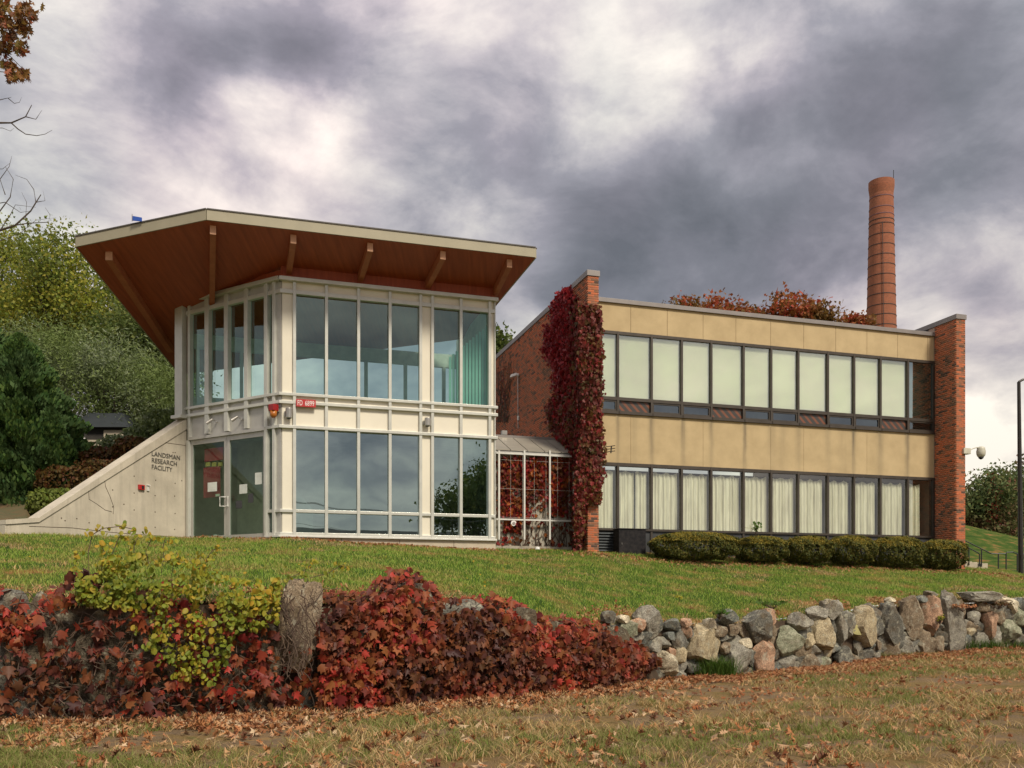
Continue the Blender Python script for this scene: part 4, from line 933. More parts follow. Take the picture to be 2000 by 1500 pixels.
LEAF['oak'] = shape([(0, -.6), (.10, -.3), (.30, -.28), (.14, -.1), (.36, .08), (.15, .12), (.26, .36), (.06, .34), (0, .6), (-.08, .34), (-.24, .38), (-.14, .1), (-.36, .06), (-.13, -.1), (-.28, -.3), (-.1, -.32)], .35)
LEAF['quad'] = (np.array([(-.5, 0, 0), (0, -.6, .08), (.5, 0, 0), (0, .6, .08)], float)*np.array([.75, 1, 1]), np.array([(0, 1, 2), (0, 2, 3)]))
LEAF['lobe'] = (np.array([(0, -.5, 0), (.45, -.15, .05), (.2, .1, 0), (0, .6, .06), (-.2, .1, 0), (-.45, -.15, .05)], float), np.array([(0, 1, 2), (0, 2, 3), (0, 3, 4), (0, 4, 5)]))
LEAF['spray'] = (np.array([(-.10, -.5, 0), (.10, -.5, 0), (.34, .1, .1), (0, .7, 0), (-.34, .1, -.1)], float), np.array([(0, 1, 2), (0, 2, 3), (0, 3, 4)]))
LEAF['narrow'] = (np.array([(-.16, 0, 0), (0, -.6, .05), (.16, 0, 0), (0, .6, .05)], float), np.array([(0, 1, 2), (0, 2, 3)]))
def scatter_mesh(kind, P, S, R):
    T, Fc = LEAF[kind]; n = len(P)
    w_ = np.stack([RNG.uniform(.72, 1.12, n), RNG.uniform(.85, 1.1, n), RNG.uniform(.2, 3.2, n)*RNG.choice([1, 1, -1], n)], 1)   # every leaf its own width and curl
    V = np.einsum('nij,nkj->nki', R, T[None]*w_[:, None, :])*np.asarray(S).reshape(-1, 1, 1)+P[:, None, :]
    Ff = (Fc[None]+(np.arange(n)*len(T))[:, None, None]).reshape(-1, 3); return V.reshape(-1, 3), Ff
def foliage(name, kind, P, S, R, mat, parent=None, stuff=True):
    V, Ff = scatter_mesh(kind, P, S, R); o = np_obj(name, V, Ff, mat, parent); 
    if stuff: tag(o, kind='stuff')
    return o
def leaves_apart(kind, P, S, R, mat, parent, n=300, name='leaf'):
    """the leaves that show largest become parts of their own, the rest one mass"""
    show = np.asarray(S)/P[:, 1]-.0; order = np.argsort(-show+RNG.random(len(P))*.002); pick = order[:n]; rest = order[n:]
    me = np_mesh(name, *LEAF[kind], mat)
    for i in pick:
        o = bpy.data.objects.new(name, me); COL.objects.link(o); o.parent = parent
        M = Matrix(R[i].tolist()).to_4x4(); M.translation = Vector(P[i])-WLOC[parent.name]; o.matrix_basis = M @ Matrix.Scale(float(S[i]), 4)
    foliage('foliage', kind, P[rest], S[rest], R[rest], mat, parent)

def tree(name, base, label, cat, crowns, nleaf, lsize, mat, group=None, bark='bark', kind='quad', clump=.28, ntips=None, trunk_r=.16, bare=0, face=None, limbs=14, parts=True, shell=.55):
    """crowns: (centre, radii) ellipsoids. Limbs grow from the trunk to tips in the crowns; leaves sit in clumps about the tips."""
    base = Vector(base); t = thing(name, base, label, cat, group)
    tips = []; W = np.array([c[1][0]*c[1][1]*c[1][2] for c in crowns])**.8; W /= W.sum(); nt = ntips or max(30, nleaf//60)
    for i, (c, r) in enumerate(crowns):
        m = max(4, int(nt*W[i])); d = RNG.normal(size=(m, 3)); d /= np.linalg.norm(d, axis=1)[:, None]
        rr = (shell+(1-shell)*RNG.random(m)**.7); rr *= 1+.16*RNG.normal(size=m); tips.append(np.array(c)+d*rr[:, None]*np.array(r))
    tips = np.concatenate(tips)
    cen = sum((Vector(c[0]) for c in crowns), Vector())/len(crowns)
    mb = MB(); fork = Vector((base.x*.4+cen.x*.6, base.y*.4+cen.y*.6, base.z+(cen.z-base.z)*.55))
    mb.tube([base-Vector((0, 0, .2)), base+(fork-base)*.5+Vector((random.uniform(-.1, .1), 0, 0)), fork, cen+Vector((0, 0, .3*crowns[0][1][2]))], [trunk_r, trunk_r*.8, trunk_r*.6, trunk_r*.2], 8)
    mb.build('trunk', bark, t, smooth=True)
    lm = MB(); idx = RNG.permutation(len(tips))[:limbs*5]
    for q, i in enumerate(idx):
        tp = Vector(tips[i]); s0 = base.lerp(fork, random.uniform(.7, 1.0)) if q < limbs else fork.lerp(cen, random.random()); mid = s0.lerp(tp, .5)+Vector((random.uniform(-.2, .2), random.uniform(-.2, .2), .12*(tp-s0).length))
        r0 = trunk_r*(.38 if q < limbs else .16); lm.tube([s0, mid, tp], [r0, r0*.55, r0*.12], 5, False)
    lm.build('limbs', bark, t)
    n = nleaf; ti = tips[RNG.integers(0, len(tips), n)]; P = ti+RNG.normal(size=(n, 3))*clump*np.array([1, 1, .7]); S = lsize*RNG.uniform(.6, 1.3, n)
    foliage('crown', kind, P, S, rotmats(n, face=face, jitter=.9) if face is not None else rotmats(n), mat, t)
    return t
def U(u, v, Y): return tuple(P3(u, v, Y))
def E(u, v, Y, ru, rv, ry=None):
    s_ = Y/F; return (U(u, v, Y), (ru*s_, (ry if ry else ru*s_), rv*s_))

# ------------------------------------------------------------------ trees
G = 'trees behind the wing wall'
tree('yellowing_tree', U(110, 1000, 44), 'tall yellow-green autumn tree, its crown behind the tip of the roof', 'tree', [E(170, 600, 44, 105, 80), E(120, 520, 44, 80, 60), E(60, 640, 45, 90, 90), E(215, 640, 43, 80, 70)], 24000, .17, 'tree_yellow', G, clump=.5, trunk_r=.3, kind='lobe')
tree('yellowing_tree', U(20, 1000, 50), 'yellow-green tree at the very edge with thin top twigs', 'tree', [E(10, 560, 50, 90, 90), E(-60, 640, 50, 120, 130), E(40, 480, 50, 50, 35)], 20000, .18, 'tree_yellow', G, clump=.6, trunk_r=.3, kind='lobe')
tree('green_tree', U(280, 980, 40), 'mid green tree between the roof slope and the silvery tree', 'tree', [E(285, 690, 40, 85, 75), E(330, 740, 40, 60, 90), E(220, 700, 41, 70, 60)], 24000, .16, 'tree_green', G, clump=.5, trunk_r=.25, kind='lobe')
tree('silvery_tree', U(250, 930, 33), 'spreading silvery-leaved tree hanging over the low wall behind the wing wall', 'tree', [E(240, 740, 33, 110, 75, 2.2), E(160, 720, 33, 80, 60, 2), E(320, 780, 33, 60, 70, 2), E(110, 700, 33, 60, 45, 2), E(200, 790, 33, 70, 35, 2), E(310, 850, 33, 70, 40, 2), E(60, 690, 34, 60, 50, 2), E(150, 830, 33.5, 45, 30, 1.5), E(250, 835, 33.5, 60, 30, 1.5)], 42000, .13, 'tree_silver', G, clump=.36, trunk_r=.14, kind='narrow', shell=.3)
# tree top between tower and brick wall
tree('small_tree', U(985, 900, 42), 'little green tree top peeping between the pavilion and the brick wall', 'tree', [E(972, 672, 42, 22, 30), E(955, 700, 42, 30, 45)], 2200, .2, 'tree_green', None, clump=.3, trunk_r=.12, kind='lobe')
# juniper
def juniper(u, v0, v1, Y, w, lab, n, extra=1.0):
    zb_, zt_ = Z(Y, v1), Z(Y, v0); x = (u-1000)/F*Y; t = thing('juniper', (x, Y, zb_), lab, 'juniper', 'junipers beside the wing wall')
    MB().tube([(x, Y, zb_-.3), (x, Y, zb_+(zt_-zb_)*.85)], [.12, .03], 7).build('trunk', 'bark', t)
    h = RNG.random(n)**.85; a = RNG.random(n)*2*np.pi; R_ = w/F*Y*np.minimum(1, 1.5*(1-h)**.75)*(.55+.45*RNG.random(n)**.5)*(1+.22*np.sin(a*5+h*14)+.20*np.sin(a*11+h*31)+.14*np.sin(a*3-h*47))
    P = np.stack([x+R_*np.cos(a), Y+R_*np.sin(a), zb_+h*(zt_-zb_)], 1)
    out = np.stack([np.cos(a), np.sin(a), 1.3*np.ones(n)], 1)+RNG.normal(size=(n, 3))*.35; out /= np.linalg.norm(out, axis=1)[:, None]
    N = np.cross(out, RNG.normal(size=(n, 3))); N /= np.linalg.norm(N, axis=1)[:, None]; X = np.cross(out, N); R = np.stack([X, out, N], 2)
    foliage('crown', 'spray', P, .20*RNG.uniform(.6, 1.4, n)*extra, R, 'tree_juniper', t)
juniper(38, 655, 1010, 26.5, 108, 'large dark green juniper at the left end of the wing wall', 48000, .62)
juniper(-70, 560, 1010, 28.0, 120, 'dark juniper half out of view behind the large one', 16000, .8)
juniper(100, 790, 990, 26.0, 42, 'lower juniper leaning against the right flank of the large one', 14000, .6)
# dull shrub behind the wing wall
def shrub(name, cen, rad_, n, ls, mat, lab, cat, group=None, kind='round', stems=8, flat=False, surf=.75, mat2=None):
    cen = np.array(cen, float); rad_ = np.array(rad_, float); base = (cen[0], cen[1], cen[2]-rad_[2]); t = thing(name, base, lab, cat, group)
    mb = MB()
    for _ in range(stems):
        d = RNG.normal(size=3); d /= np.linalg.norm(d); d[2] = abs(d[2]); q = cen+d*rad_*.75; mb.tube([base, tuple((np.array(base)+q)/2+RNG.normal(size=3)*.04), tuple(q)], [.02, .014, .005], 5, False)
    mb.build('stems', 'vine_stem', t)
    d = RNG.normal(size=(n, 3)); d /= np.linalg.norm(d, axis=1)[:, None]; e = np.sign(d)*np.abs(d)**.8; e /= np.maximum(1e-6, (np.abs(e)**2.5).sum(1)**(1/2.5))[:, None]
    ph_ = random.random()*6; lump = 1+.06*np.sin(d[:, 0]*9+d[:, 2]*7+ph_)+.05*np.sin(d[:, 1]*11+d[:, 0]*5-ph_)+.03*np.sin(d[:, 0]*23+ph_*3)
    P = cen+e*rad_*(surf+(1-surf)*RNG.random(n)**.5)[:, None]*lump[:, None]; P[:, 2] = np.maximum(P[:, 2], cen[2]-rad_[2]+.02)
    R = rotmats(n, face=d, jitter=.6); foliage('foliage', kind, P, ls*RNG.uniform(.6, 1.3, n), R, mat, t)
    if mat2:
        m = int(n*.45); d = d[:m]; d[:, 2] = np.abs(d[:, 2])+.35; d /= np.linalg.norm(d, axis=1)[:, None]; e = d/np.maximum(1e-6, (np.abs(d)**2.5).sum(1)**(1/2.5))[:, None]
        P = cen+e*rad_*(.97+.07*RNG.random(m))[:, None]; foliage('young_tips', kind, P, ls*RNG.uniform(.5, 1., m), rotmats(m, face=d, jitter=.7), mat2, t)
    return t
shrub('rusty_shrub', U(225, 905, 27), (1.0, .9, .45), 3000, .10, 'shrub_rust', 'low rust and yellow shrub below the pale retaining wall', 'shrub', 'shrubs on the bank')
shrub('rusty_shrub', U(150, 945, 25.5), (1.1, .8, .5), 3000, .10, 'shrub_rust', 'olive and orange shrub spreading behind the wing wall coping', 'shrub', 'shrubs on the bank')
shrub('rusty_shrub', U(110, 985, 24), (.7, .6, .4), 1800, .10, 'tree_yellow', 'small yellow-green shrub by the juniper foot', 'shrub', 'shrubs on the bank')
for u, v, Y, w_, lab in ((70, 990, 26.5, 1.0, 'rusty shrub low down in the shade of the large juniper'), (190, 915, 28.0, 1.1, 'orange-brown shrub directly under the pale retaining wall'), (300, 858, 28.5, .9, 'dark green shrub under the silvery tree, closest to the pavilion post'), (250, 878, 28.0, .8, 'grey-green shrub at the end of the pale retaining wall'), (130, 915, 28.5, .8, 'olive shrub between juniper and retaining wall'), (335, 828, 28.5, .8, 'dark shrub squeezed in the corner where coping meets post'), (205, 930, 25.5, .8, 'yellow-brown shrub halfway up the sloping coping'), (270, 885, 26.3, .6, 'small rusty shrub just above the sloping coping')):
    shrub('bank_shrub', U(u, v, Y), (w_, .8, .45), 2600, .09, 'tree_silver' if 'g' in lab[:6] and u > 240 or u > 290 else 'shrub_rust', lab, 'shrub', 'ground shrubs on the bank')
# retaining wall and little shed in the shade
t = thing('retaining_wall', U(190, 890, 29), 'pale concrete retaining wall in the shade behind the wing wall', 'wall')
MB().box(P3(195, 877, 29), (2.6, .3, .42), .02).build('wall_face', 'concrete_light', t); MB().box(P3(195, 863, 29), (2.7, .4, .06), .02).build('coping', 'concrete_light', t)
t = thing('shed', U(195, 862, 31), 'low dark shed with a blue-grey hipped roof under the silvery tree', 'shed')
p = P3(195, 850, 31); MB().box((p.x, p.y+.8, p.z), (1.9, 1.6, .7)).build('wall', 'interior_dark', t)
rf = MB(); q = P3(195, 836, 31); rf.prism([(q.x-1.1, q.y-.2, q.z), (q.x+1.1, q.y-.2, q.z), (q.x+1.1, q.y+1.8, q.z), (q.x-1.1, q.y+1.8, q.z)], [(q.x-.6, q.y+.5, q.z+.62), (q.x+.6, q.y+.5, q.z+.62), (q.x+.6, q.y+1.1, q.z+.62), (q.x-.6, q.y+1.1, q.z+.62)]); rf.build('roof', 'slate_roof', t)
for a, b, mt in ((-.62, .35, 'interior_dark'), (.5, .7, 'concrete_light')): MB().box((p.x+a, p.y-.02, p.z+.02), (b, .04, .3)).build('opening', mt, t)
MB().box((p.x-.62, p.y-.06, p.z-.12), (.28, .03, .04)).build('plate', 'white_paint', t)
# far roof glimpsed among the trees
t = thing('far_house', U(45, 760, 60), 'house with a flat grey roof edge glimpsed above the juniper', 'house')
p = P3(40, 700, 60); MB().box((p.x-1, p.y+2, p.z-2), (5, 4, 4)).build('wall', 'house_wall', t); MB().box((p.x-1, p.y+2, p.z+.35), (5.6, 4.8, .4)).build('roof', 'coping_metal', t)
# red maples behind the block
G = 'red trees behind the block'
tree('red_maple', U(1400, 900, 62), 'reddish-brown tree over the roofline left of the round crown', 'tree', [E(1400, 645, 62, 78, 52), E(1335, 622, 62, 28, 36), E(1450, 640, 62, 40, 30)], 9000, .30, 'tree_red', G, clump=.45, trunk_r=.3, kind='lobe')
tree('red_maple', U(1560, 900, 58), 'broad rust and olive crown over the roof next to the chimney', 'tree', [E(1540, 648, 58, 75, 60), E(1595, 655, 58, 55, 50), E(1500, 655, 58, 50, 45)], 9000, .28, 'tree_red', G, clump=.42, trunk_r=.3, kind='lobe')
tree('red_maple', U(1665, 900, 60), 'small red tree top just left of the chimney foot', 'tree', [E(1665, 655, 60, 32, 35)], 2600, .26, 'tree_red', G, clump=.3, trunk_r=.2, kind='lobe')
# trees right, beyond the rise
G = 'trees beyond the grassy rise'
tree('broadleaf_tree', U(1930, 1090, 78), 'green tree with a touch of red foliage between pier and lamp post', 'tree', [E(1935, 985, 78, 52, 60), E(1905, 1010, 78, 40, 60), E(1960, 950, 78, 35, 35), E(1920, 1040, 80, 60, 40)], 16000, .30, 'tree_far', G, clump=.65, trunk_r=.3, kind='lobe')
tree('broadleaf_tree', U(2030, 1090, 82), 'taller green tree cut by the picture edge behind the lamp post', 'tree', [E(2040, 960, 82, 60, 75), E(2000, 1010, 82, 45, 55)], 12000, .32, 'tree_far', G, clump=.7, trunk_r=.35, kind='lobe')
shrub('far_thicket', U(1930, 1055, 88), (6, 3, 3.6), 6000, .5, 'tree_far', 'dark thicket filling the gap under the right hand trees', 'thicket', None, 'lobe')
shrub('far_thicket', U(2060, 1065, 86), (7, 3, 4), 5000, .5, 'tree_far', 'dark thicket beyond the lamp post', 'thicket', None, 'lobe')
mb = MB()
P = np.array(P3(1940, 985, 76))+RNG.normal(size=(260, 3))*np.array([.35, .5, 1.2]); o = foliage('red_creeper', 'lobe', P, .2*RNG.uniform(.6, 1.2, 260), rotmats(260), 'vine_red'); tag(o, 'streak of red creeper up the middle of the right hand tree', 'creeper', kind='thing')

# overhanging oak and bare twigs, upper left, on a tree that stands left of the picture
oak = thing('oak_tree', (-12.5, 12, EYE-1.2), 'oak branch with bronze leaves and bare twigs reaching in at the left edge', 'tree')
MB().tube([(-12.5, 12, .3), (-12.3, 12, 5), (-12, 12, 11)], [.35, .28, .12], 9).build('trunk', 'bark', oak, smooth=True)
YK = 13.0
def br(mb, pts, r0): mb.tube([P3(u, v, YK) for u, v in pts], [r0*(1-.8*i/(len(pts)-1)) for i in range(len(pts))], 5, False)
mb = MB()
for pts, r in [([(-400, 300), (-200, 120), (-60, 50), (0, 30), (40, 32)], .035), ([(-60, 40), (-10, 10), (20, 0), (50, -20)], .015), ([(-100, 60), (-20, 90), (20, 110), (45, 135)], .015), ([(-200, 150), (-40, 130), (10, 60), (40, 60)], .012), ([(-60, 110), (0, 140), (55, 145)], .01),
               ([(-500, 330), (-200, 260), (-50, 245), (0, 240), (22, 240), (50, 228), (62, 205)], .024), ([(22, 240), (35, 252), (50, 262), (72, 265), (88, 262), (102, 254)], .010), ([(50, 228), (70, 233), (82, 215)], .008), ([(-30, 250), (5, 250), (20, 256), (28, 250)], .006), ([(-40, 200), (0, 195), (22, 190)], .010), ([(16, 192), (28, 202), (38, 200), (42, 190)], .006),
               ([(-500, 600), (-200, 500), (-60, 460), (0, 450), (30, 440), (60, 412), (80, 380)], .030), ([(-60, 430), (0, 412), (20, 385), (26, 350), (10, 325)], .012), ([(30, 440), (55, 436), (95, 434), (98, 420), (88, 405)], .009), ([(10, 380), (0, 350), (18, 325), (23, 305)], .008), ([(60, 412), (70, 395), (66, 370), (52, 350), (30, 342)], .009), ([(0, 450), (20, 420), (30, 400), (70, 405)], .008), ([(-20, 400), (10, 395), (40, 415), (60, 412)], .008), ([(-20, 330), (5, 330), (20, 318)], .006), ([(50, 430), (52, 395), (42, 375)], .006), ([(70, 395), (88, 392), (84, 372)], .006), ([(0, 470), (40, 455), (70, 430), (110, 425)], .006)]:
    br(mb, pts, r)
mb.build('branches', 'bark', oak)
CL = [(5, 15, 22), (50, 20, 22), (40, 45, 16), (10, 45, 20), (48, 60, 12), (20, 75, 18), (5, 95, 18), (40, 95, 14), (15, 130, 14), (45, 145, 12), (25, 150, 10), (-30, 60, 40), (-40, 120, 30), (-30, 0, 30), (60, 30, 8)]
Pl = []
for u, v, r in CL:
    m = int(r*2.0)
    for _ in range(m): Pl.append(P3(u+random.gauss(0, r*.5), v+random.gauss(0, r*.4), YK+random.gauss(0, .15)))
Pl = np.array(Pl); leaves_apart('oak', Pl, .13*RNG.uniform(.7, 1.2, len(Pl)), rotmats(len(Pl), face=(0, -.6, .2), jitter=1.0), 'oak_leaf', oak, 300)

# ------------------------------------------------------------------ hedge: clipped yews before the block
G = 'clipped yews along the block'
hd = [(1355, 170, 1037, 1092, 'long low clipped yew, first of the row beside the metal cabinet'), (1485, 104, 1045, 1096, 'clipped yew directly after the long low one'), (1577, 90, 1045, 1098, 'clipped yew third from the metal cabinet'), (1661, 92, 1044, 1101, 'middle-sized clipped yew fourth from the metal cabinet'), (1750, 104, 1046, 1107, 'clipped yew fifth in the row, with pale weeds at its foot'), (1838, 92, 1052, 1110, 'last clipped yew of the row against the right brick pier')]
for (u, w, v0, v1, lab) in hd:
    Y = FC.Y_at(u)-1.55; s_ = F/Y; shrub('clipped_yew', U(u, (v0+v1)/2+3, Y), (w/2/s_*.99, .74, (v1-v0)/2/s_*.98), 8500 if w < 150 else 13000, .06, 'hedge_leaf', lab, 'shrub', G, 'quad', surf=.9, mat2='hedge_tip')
def weed(u, v, Y, h, n, mat, lab, cat='plant', spread=.5, kind='lobe', ls=.08, name='weed', group=None):
    b = P3(u, v, Y); t = thing(name, b, lab, cat, group); mb = MB(); Pp = []
    for i in range(n):
        a = random.random()*6.28; q = b+Vector((math.cos(a)*spread*h*random.random(), math.sin(a)*spread*h*random.random(), h*random.uniform(.6, 1)))
        mid = b.lerp(q, .5)+Vector((random.gauss(0, .02), 0, .03)); mb.tube([b, mid, q], [.006, .005, .003], 4, False)
        if n <= 4: mb.build('stem', 'vine_stem', t); mb = MB()
        for k_ in range(5): Pp.append(mid.lerp(q, k_/4)+Vector((random.gauss(0, ls*.4), random.gauss(0, ls*.4), 0)))
    if n > 4: mb.build('stems', 'vine_stem', t)
    Pp = np.array(Pp); foliage('foliage', kind, Pp, ls*RNG.uniform(.7, 1.3, len(Pp)), rotmats(len(Pp), face=(0, -.5, .8), jitter=.6), mat, t)
weed(1476, 1046, 26.8, .42, 4, 'weed_green', 'single leafy green weed rising above the yews', ls=.13)
# ------------------------------------------------------------------ climbing plants on the block
def in_poly(u, v, poly):
    c = False; j = len(poly)-1
    for i in range(len(poly)):
        (xi, yi), (xj, yj) = poly[i], poly[j]
        if (yi > v) != (yj > v) and u < (xj-xi)*(v-yi)/(yj-yi)+xi: c = not c
        j = i
    return c
creeper = thing('wall_creeper', PF.P(.2, GZ, .1), 'crimson and maroon creeper climbing the corner of the brick end wall', 'creeper')
side_poly = [(1112, 560), (1128, 585), (1149, 600), (1149, 1000), (1138, 1070), (1124, 1070), (1122, 900), (1095, 862), (1080, 835), (1072, 800), (1086, 775), (1090, 740), (1080, 715), (1070, 690), (1060, 690), (1072, 672), (1068, 640), (1075, 635), (1084, 660), (1082, 600), (1095, 575)]
front_poly = [(1130, 592), (1150, 600), (1169, 600), (1176, 650), (1175, 700), (1178, 760), (1175, 830), (1180, 870), (1178, 930), (1172, 965), (1168, 985), (1140, 995), (1130, 1075), (1124, 1075), (1124, 950), (1140, 800), (1130, 700)]
Ps, Ns = [], []; Pb, Nb_ = [], []
while len(Ps)+len(Pb) < 8500:
    u, v = random.uniform(1058, 1150), random.uniform(558, 1072)
    if in_poly(u+random.gauss(0, 3), v+random.gauss(0, 3), side_poly):
        p = side_pt(min(u, 1148), v, .03+abs(random.gauss(0, .07)))
        nn = -DR+Vector((0, 0, -.1))
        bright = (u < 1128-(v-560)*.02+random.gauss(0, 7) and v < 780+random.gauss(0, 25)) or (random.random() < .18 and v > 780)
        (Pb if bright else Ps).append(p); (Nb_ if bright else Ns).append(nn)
k_ = 0
while k_ < 7500:
    u, v = random.uniform(1120, 1182), random.uniform(590, 1078)
    if in_poly(u+random.gauss(0, 2), v, front_poly) and (v < 985 or u < 1140):
        s_ = PF.s_at(u); o_ = .04+abs(random.gauss(0, .075)); 
        if s_ < 0: o_ *= .7
        p = PF.P(s_, PF.z_at(u, v), o_ if s_ < sP1+.02 else random.uniform(-.9, .15)); Ps.append(p); Ns.append(PF.n+Vector((0, 0, -.15))); k_ += 1
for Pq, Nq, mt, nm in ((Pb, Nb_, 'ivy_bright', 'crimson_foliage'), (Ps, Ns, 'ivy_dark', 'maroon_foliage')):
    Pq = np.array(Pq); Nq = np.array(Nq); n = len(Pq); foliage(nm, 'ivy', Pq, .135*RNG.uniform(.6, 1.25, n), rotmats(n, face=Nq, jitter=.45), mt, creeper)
mb = MB()
for i in range(16):
    u0 = random.uniform(1124, 1140); pts = [side_pt(u0, 1073, .04)]; u = u0
    for v in range(1040, int(random.uniform(640, 900)), -45): u += random.gauss(-1.0, 3); pts.append(side_pt(min(1146, max(1075, u)), v, .03))
    mb.tube(pts, [.028*(1-.8*i_/len(pts)) for i_ in range(len(pts))], 5, False)
mb.build('stems', 'vine_stem', creeper)
bare = thing('bare_creeper', side_pt(975, 830), 'leafless creeper stems fanning up the far end of the brick side wall', 'creeper')
mb = MB()
for i in range(26):
    u, v = random.uniform(972, 992), 825.0; pts = [side_pt(u, v, .02)]
    for _ in range(random.randint(5, 11)): u += random.gauss(.6, 3.2); v -= random.uniform(8, 20); pts.append(side_pt(max(965, u), max(v, 690), .02))
    mb.tube(pts, [.012*(1-.7*q/len(pts)) for q in range(len(pts))], 4, False)
mb.build('stems', 'vine_stem', bare)
P = np.array([side_pt(random.gauss(983, 6), random.gauss(760, 30), .04) for _ in range(160)]); foliage('dead_leaves', 'ivy', P, .07*RNG.uniform(.6, 1.2, 160), rotmats(160, face=tuple(-DR), jitter=.5), 'ivy_dark', bare)
# creeper on the trellis wall
tc_ = thing('trellis_creeper', LK.P(-1, GZ, .1), 'bright red creeper filling the panels of the white trellis', 'creeper')
P, N = [], []
def dens(u, v):
    if v < 893: return 0
    if v < 897: return .35
    d = 1.0 if v < 960 else .0
    if v >= 955:
        if u < 1020: d = 1.0 if v > 972 or u < 1000 else .25
        elif u < 1040: d = .75 if v < 1000 else .3
        elif u < 1073: d = .5*(1-(v-955)/60)
        else: d = .9 if u < 1108 else .3
        if v > 1009: d = .7 if (abs(u-999) < 16 and v < 1040) else (.5 if abs(u-1028) < 6 and v < 1025 else .06)
    if u > 1112: d *= .35
    return d
while len(P) < 2100:
    u, v = random.uniform(971, 1120), random.uniform(892, 1066)
    if random.random() < dens(u, v): P.append(LK.px(u, v, .03+abs(random.gauss(0, .07)))); N.append(LK.n)
P = np.array(P); N = np.array(N); n = len(P); foliage('foliage', 'ivy', P, .13*RNG.uniform(.55, 1.25, n), rotmats(n, face=N, jitter=.45), 'ivy_link', tc_)
mb = MB()
for i in range(60):
    u, v = random.uniform(973, 1120), 1068.0; pts = [LK.px(u, v, .03)]
    for _ in range(random.randint(3, 9)): u += random.gauss(0, 4.5); v -= random.uniform(6, 16); pts.append(LK.px(min(1121, max(970, u)), v, .03))
    mb.tube(pts, [.013*(1-.75*q/len(pts)) for q in range(len(pts))], 4, False)
mb.build('stems', 'vine_stem', tc_)
o = MB().lathe(LK.px(1035, 1074, .7), [(.03, -.05), (.08, -.02), (.07, .04), (.02, .06)], 8).build('white_stone', 'white_paint'); tag(o, 'small white stone on the lawn edge by the trellis', 'stone')

# ------------------------------------------------------------------ dry stone wall
sw = thing('stone_wall', (3, 17, .1), 'dry stone wall of rounded field stones holding the lawn, bare at its right half', 'wall')
def stone_mesh(seed, dims, blocky=.66, rough=.10, sub=2):
    import bmesh
    rs = random.Random(seed); bm = bmesh.new(); bmesh.ops.create_icosphere(bm, subdivisions=sub+1 if dims[0]*dims[2] < .14 else sub+2, radius=1)
    cuts = []
    for _ in range(10):
        n = Vector((rs.gauss(0, 1), rs.gauss(0, .8), rs.gauss(0, 1))).normalized(); cuts.append((n, rs.uniform(.62, .86)))
    cuts.append((Vector((rs.gauss(0, .25), -1, rs.gauss(0, .25))).normalized(), rs.uniform(.5, .7)))
    off = Vector((seed*3.1 % 97, seed*1.7 % 53, 0))
    for v in bm.verts:
        p = v.co.copy(); p = Vector([math.copysign(abs(x)**blocky, x) for x in p])
        for n, d in cuts:
            e = p.dot(n)-d
            if e > 0: p -= n*e*.97
        p += p.normalized()*rough*(mnoise.noise(p*1.5+off)+.6*mnoise.noise(p*3.7+off)+.45*mnoise.noise(p*8+off)+.25*mnoise.noise(p*17+off))
        v.co = p
    A = np.array([v.co[:] for v in bm.verts]); lo, hi = A.min(0), A.max(0); c = (lo+hi)/2; sz = hi-lo
    for v in bm.verts: v.co = Vector([(v.co[i]-c[i])/sz[i]*dims[i]*(1.13, 1.0, 1.13)[i] for i in range(3)])
    me = bpy.data.meshes.new('stone'); bm.to_mesh(me); bm.free(); me.polygons.foreach_set('use_smooth', [True]*len(me.polygons))
    try: me.set_sharp_from_angle(angle=math.radians(24))
    except Exception: pass
    return me
def put_stone(u, v, w, h, mat, rot=0, seed=0, off=0, parent=sw, name='stone', blocky=.72, depth=None):
    Y = float(Yw_u(u))+off; s_ = F/Y; dx, dz = w/s_, h/s_; dy = depth or max(.28, min(.6, (dx+dz)/2))
    me = stone_mesh(seed, (dx, dy, dz), blocky); me.materials.append(MATS[mat])
    o = bpy.data.objects.new(name, me); put(o, P3(u, v, Y+.05+dy*.12), parent); o.rotation_euler = (random.uniform(-.08, .08), rot, .42+random.uniform(-.15, .15)); return o
A4 = lambda x, y, w, h: (1150+x/4, 1130+y/4, w/4, h/4)
A5 = lambda x, y, w, h: (1550+x/4.411, 1100+y/4.411, w/4.411, h/4.411)
g, dk, tn, pk, pl, gr, sl, bn = 'stone_grey', 'stone_dark', 'stone_tan', 'stone_pink', 'stone_pale', 'stone_green', 'stone_slate', 'stone_brown'
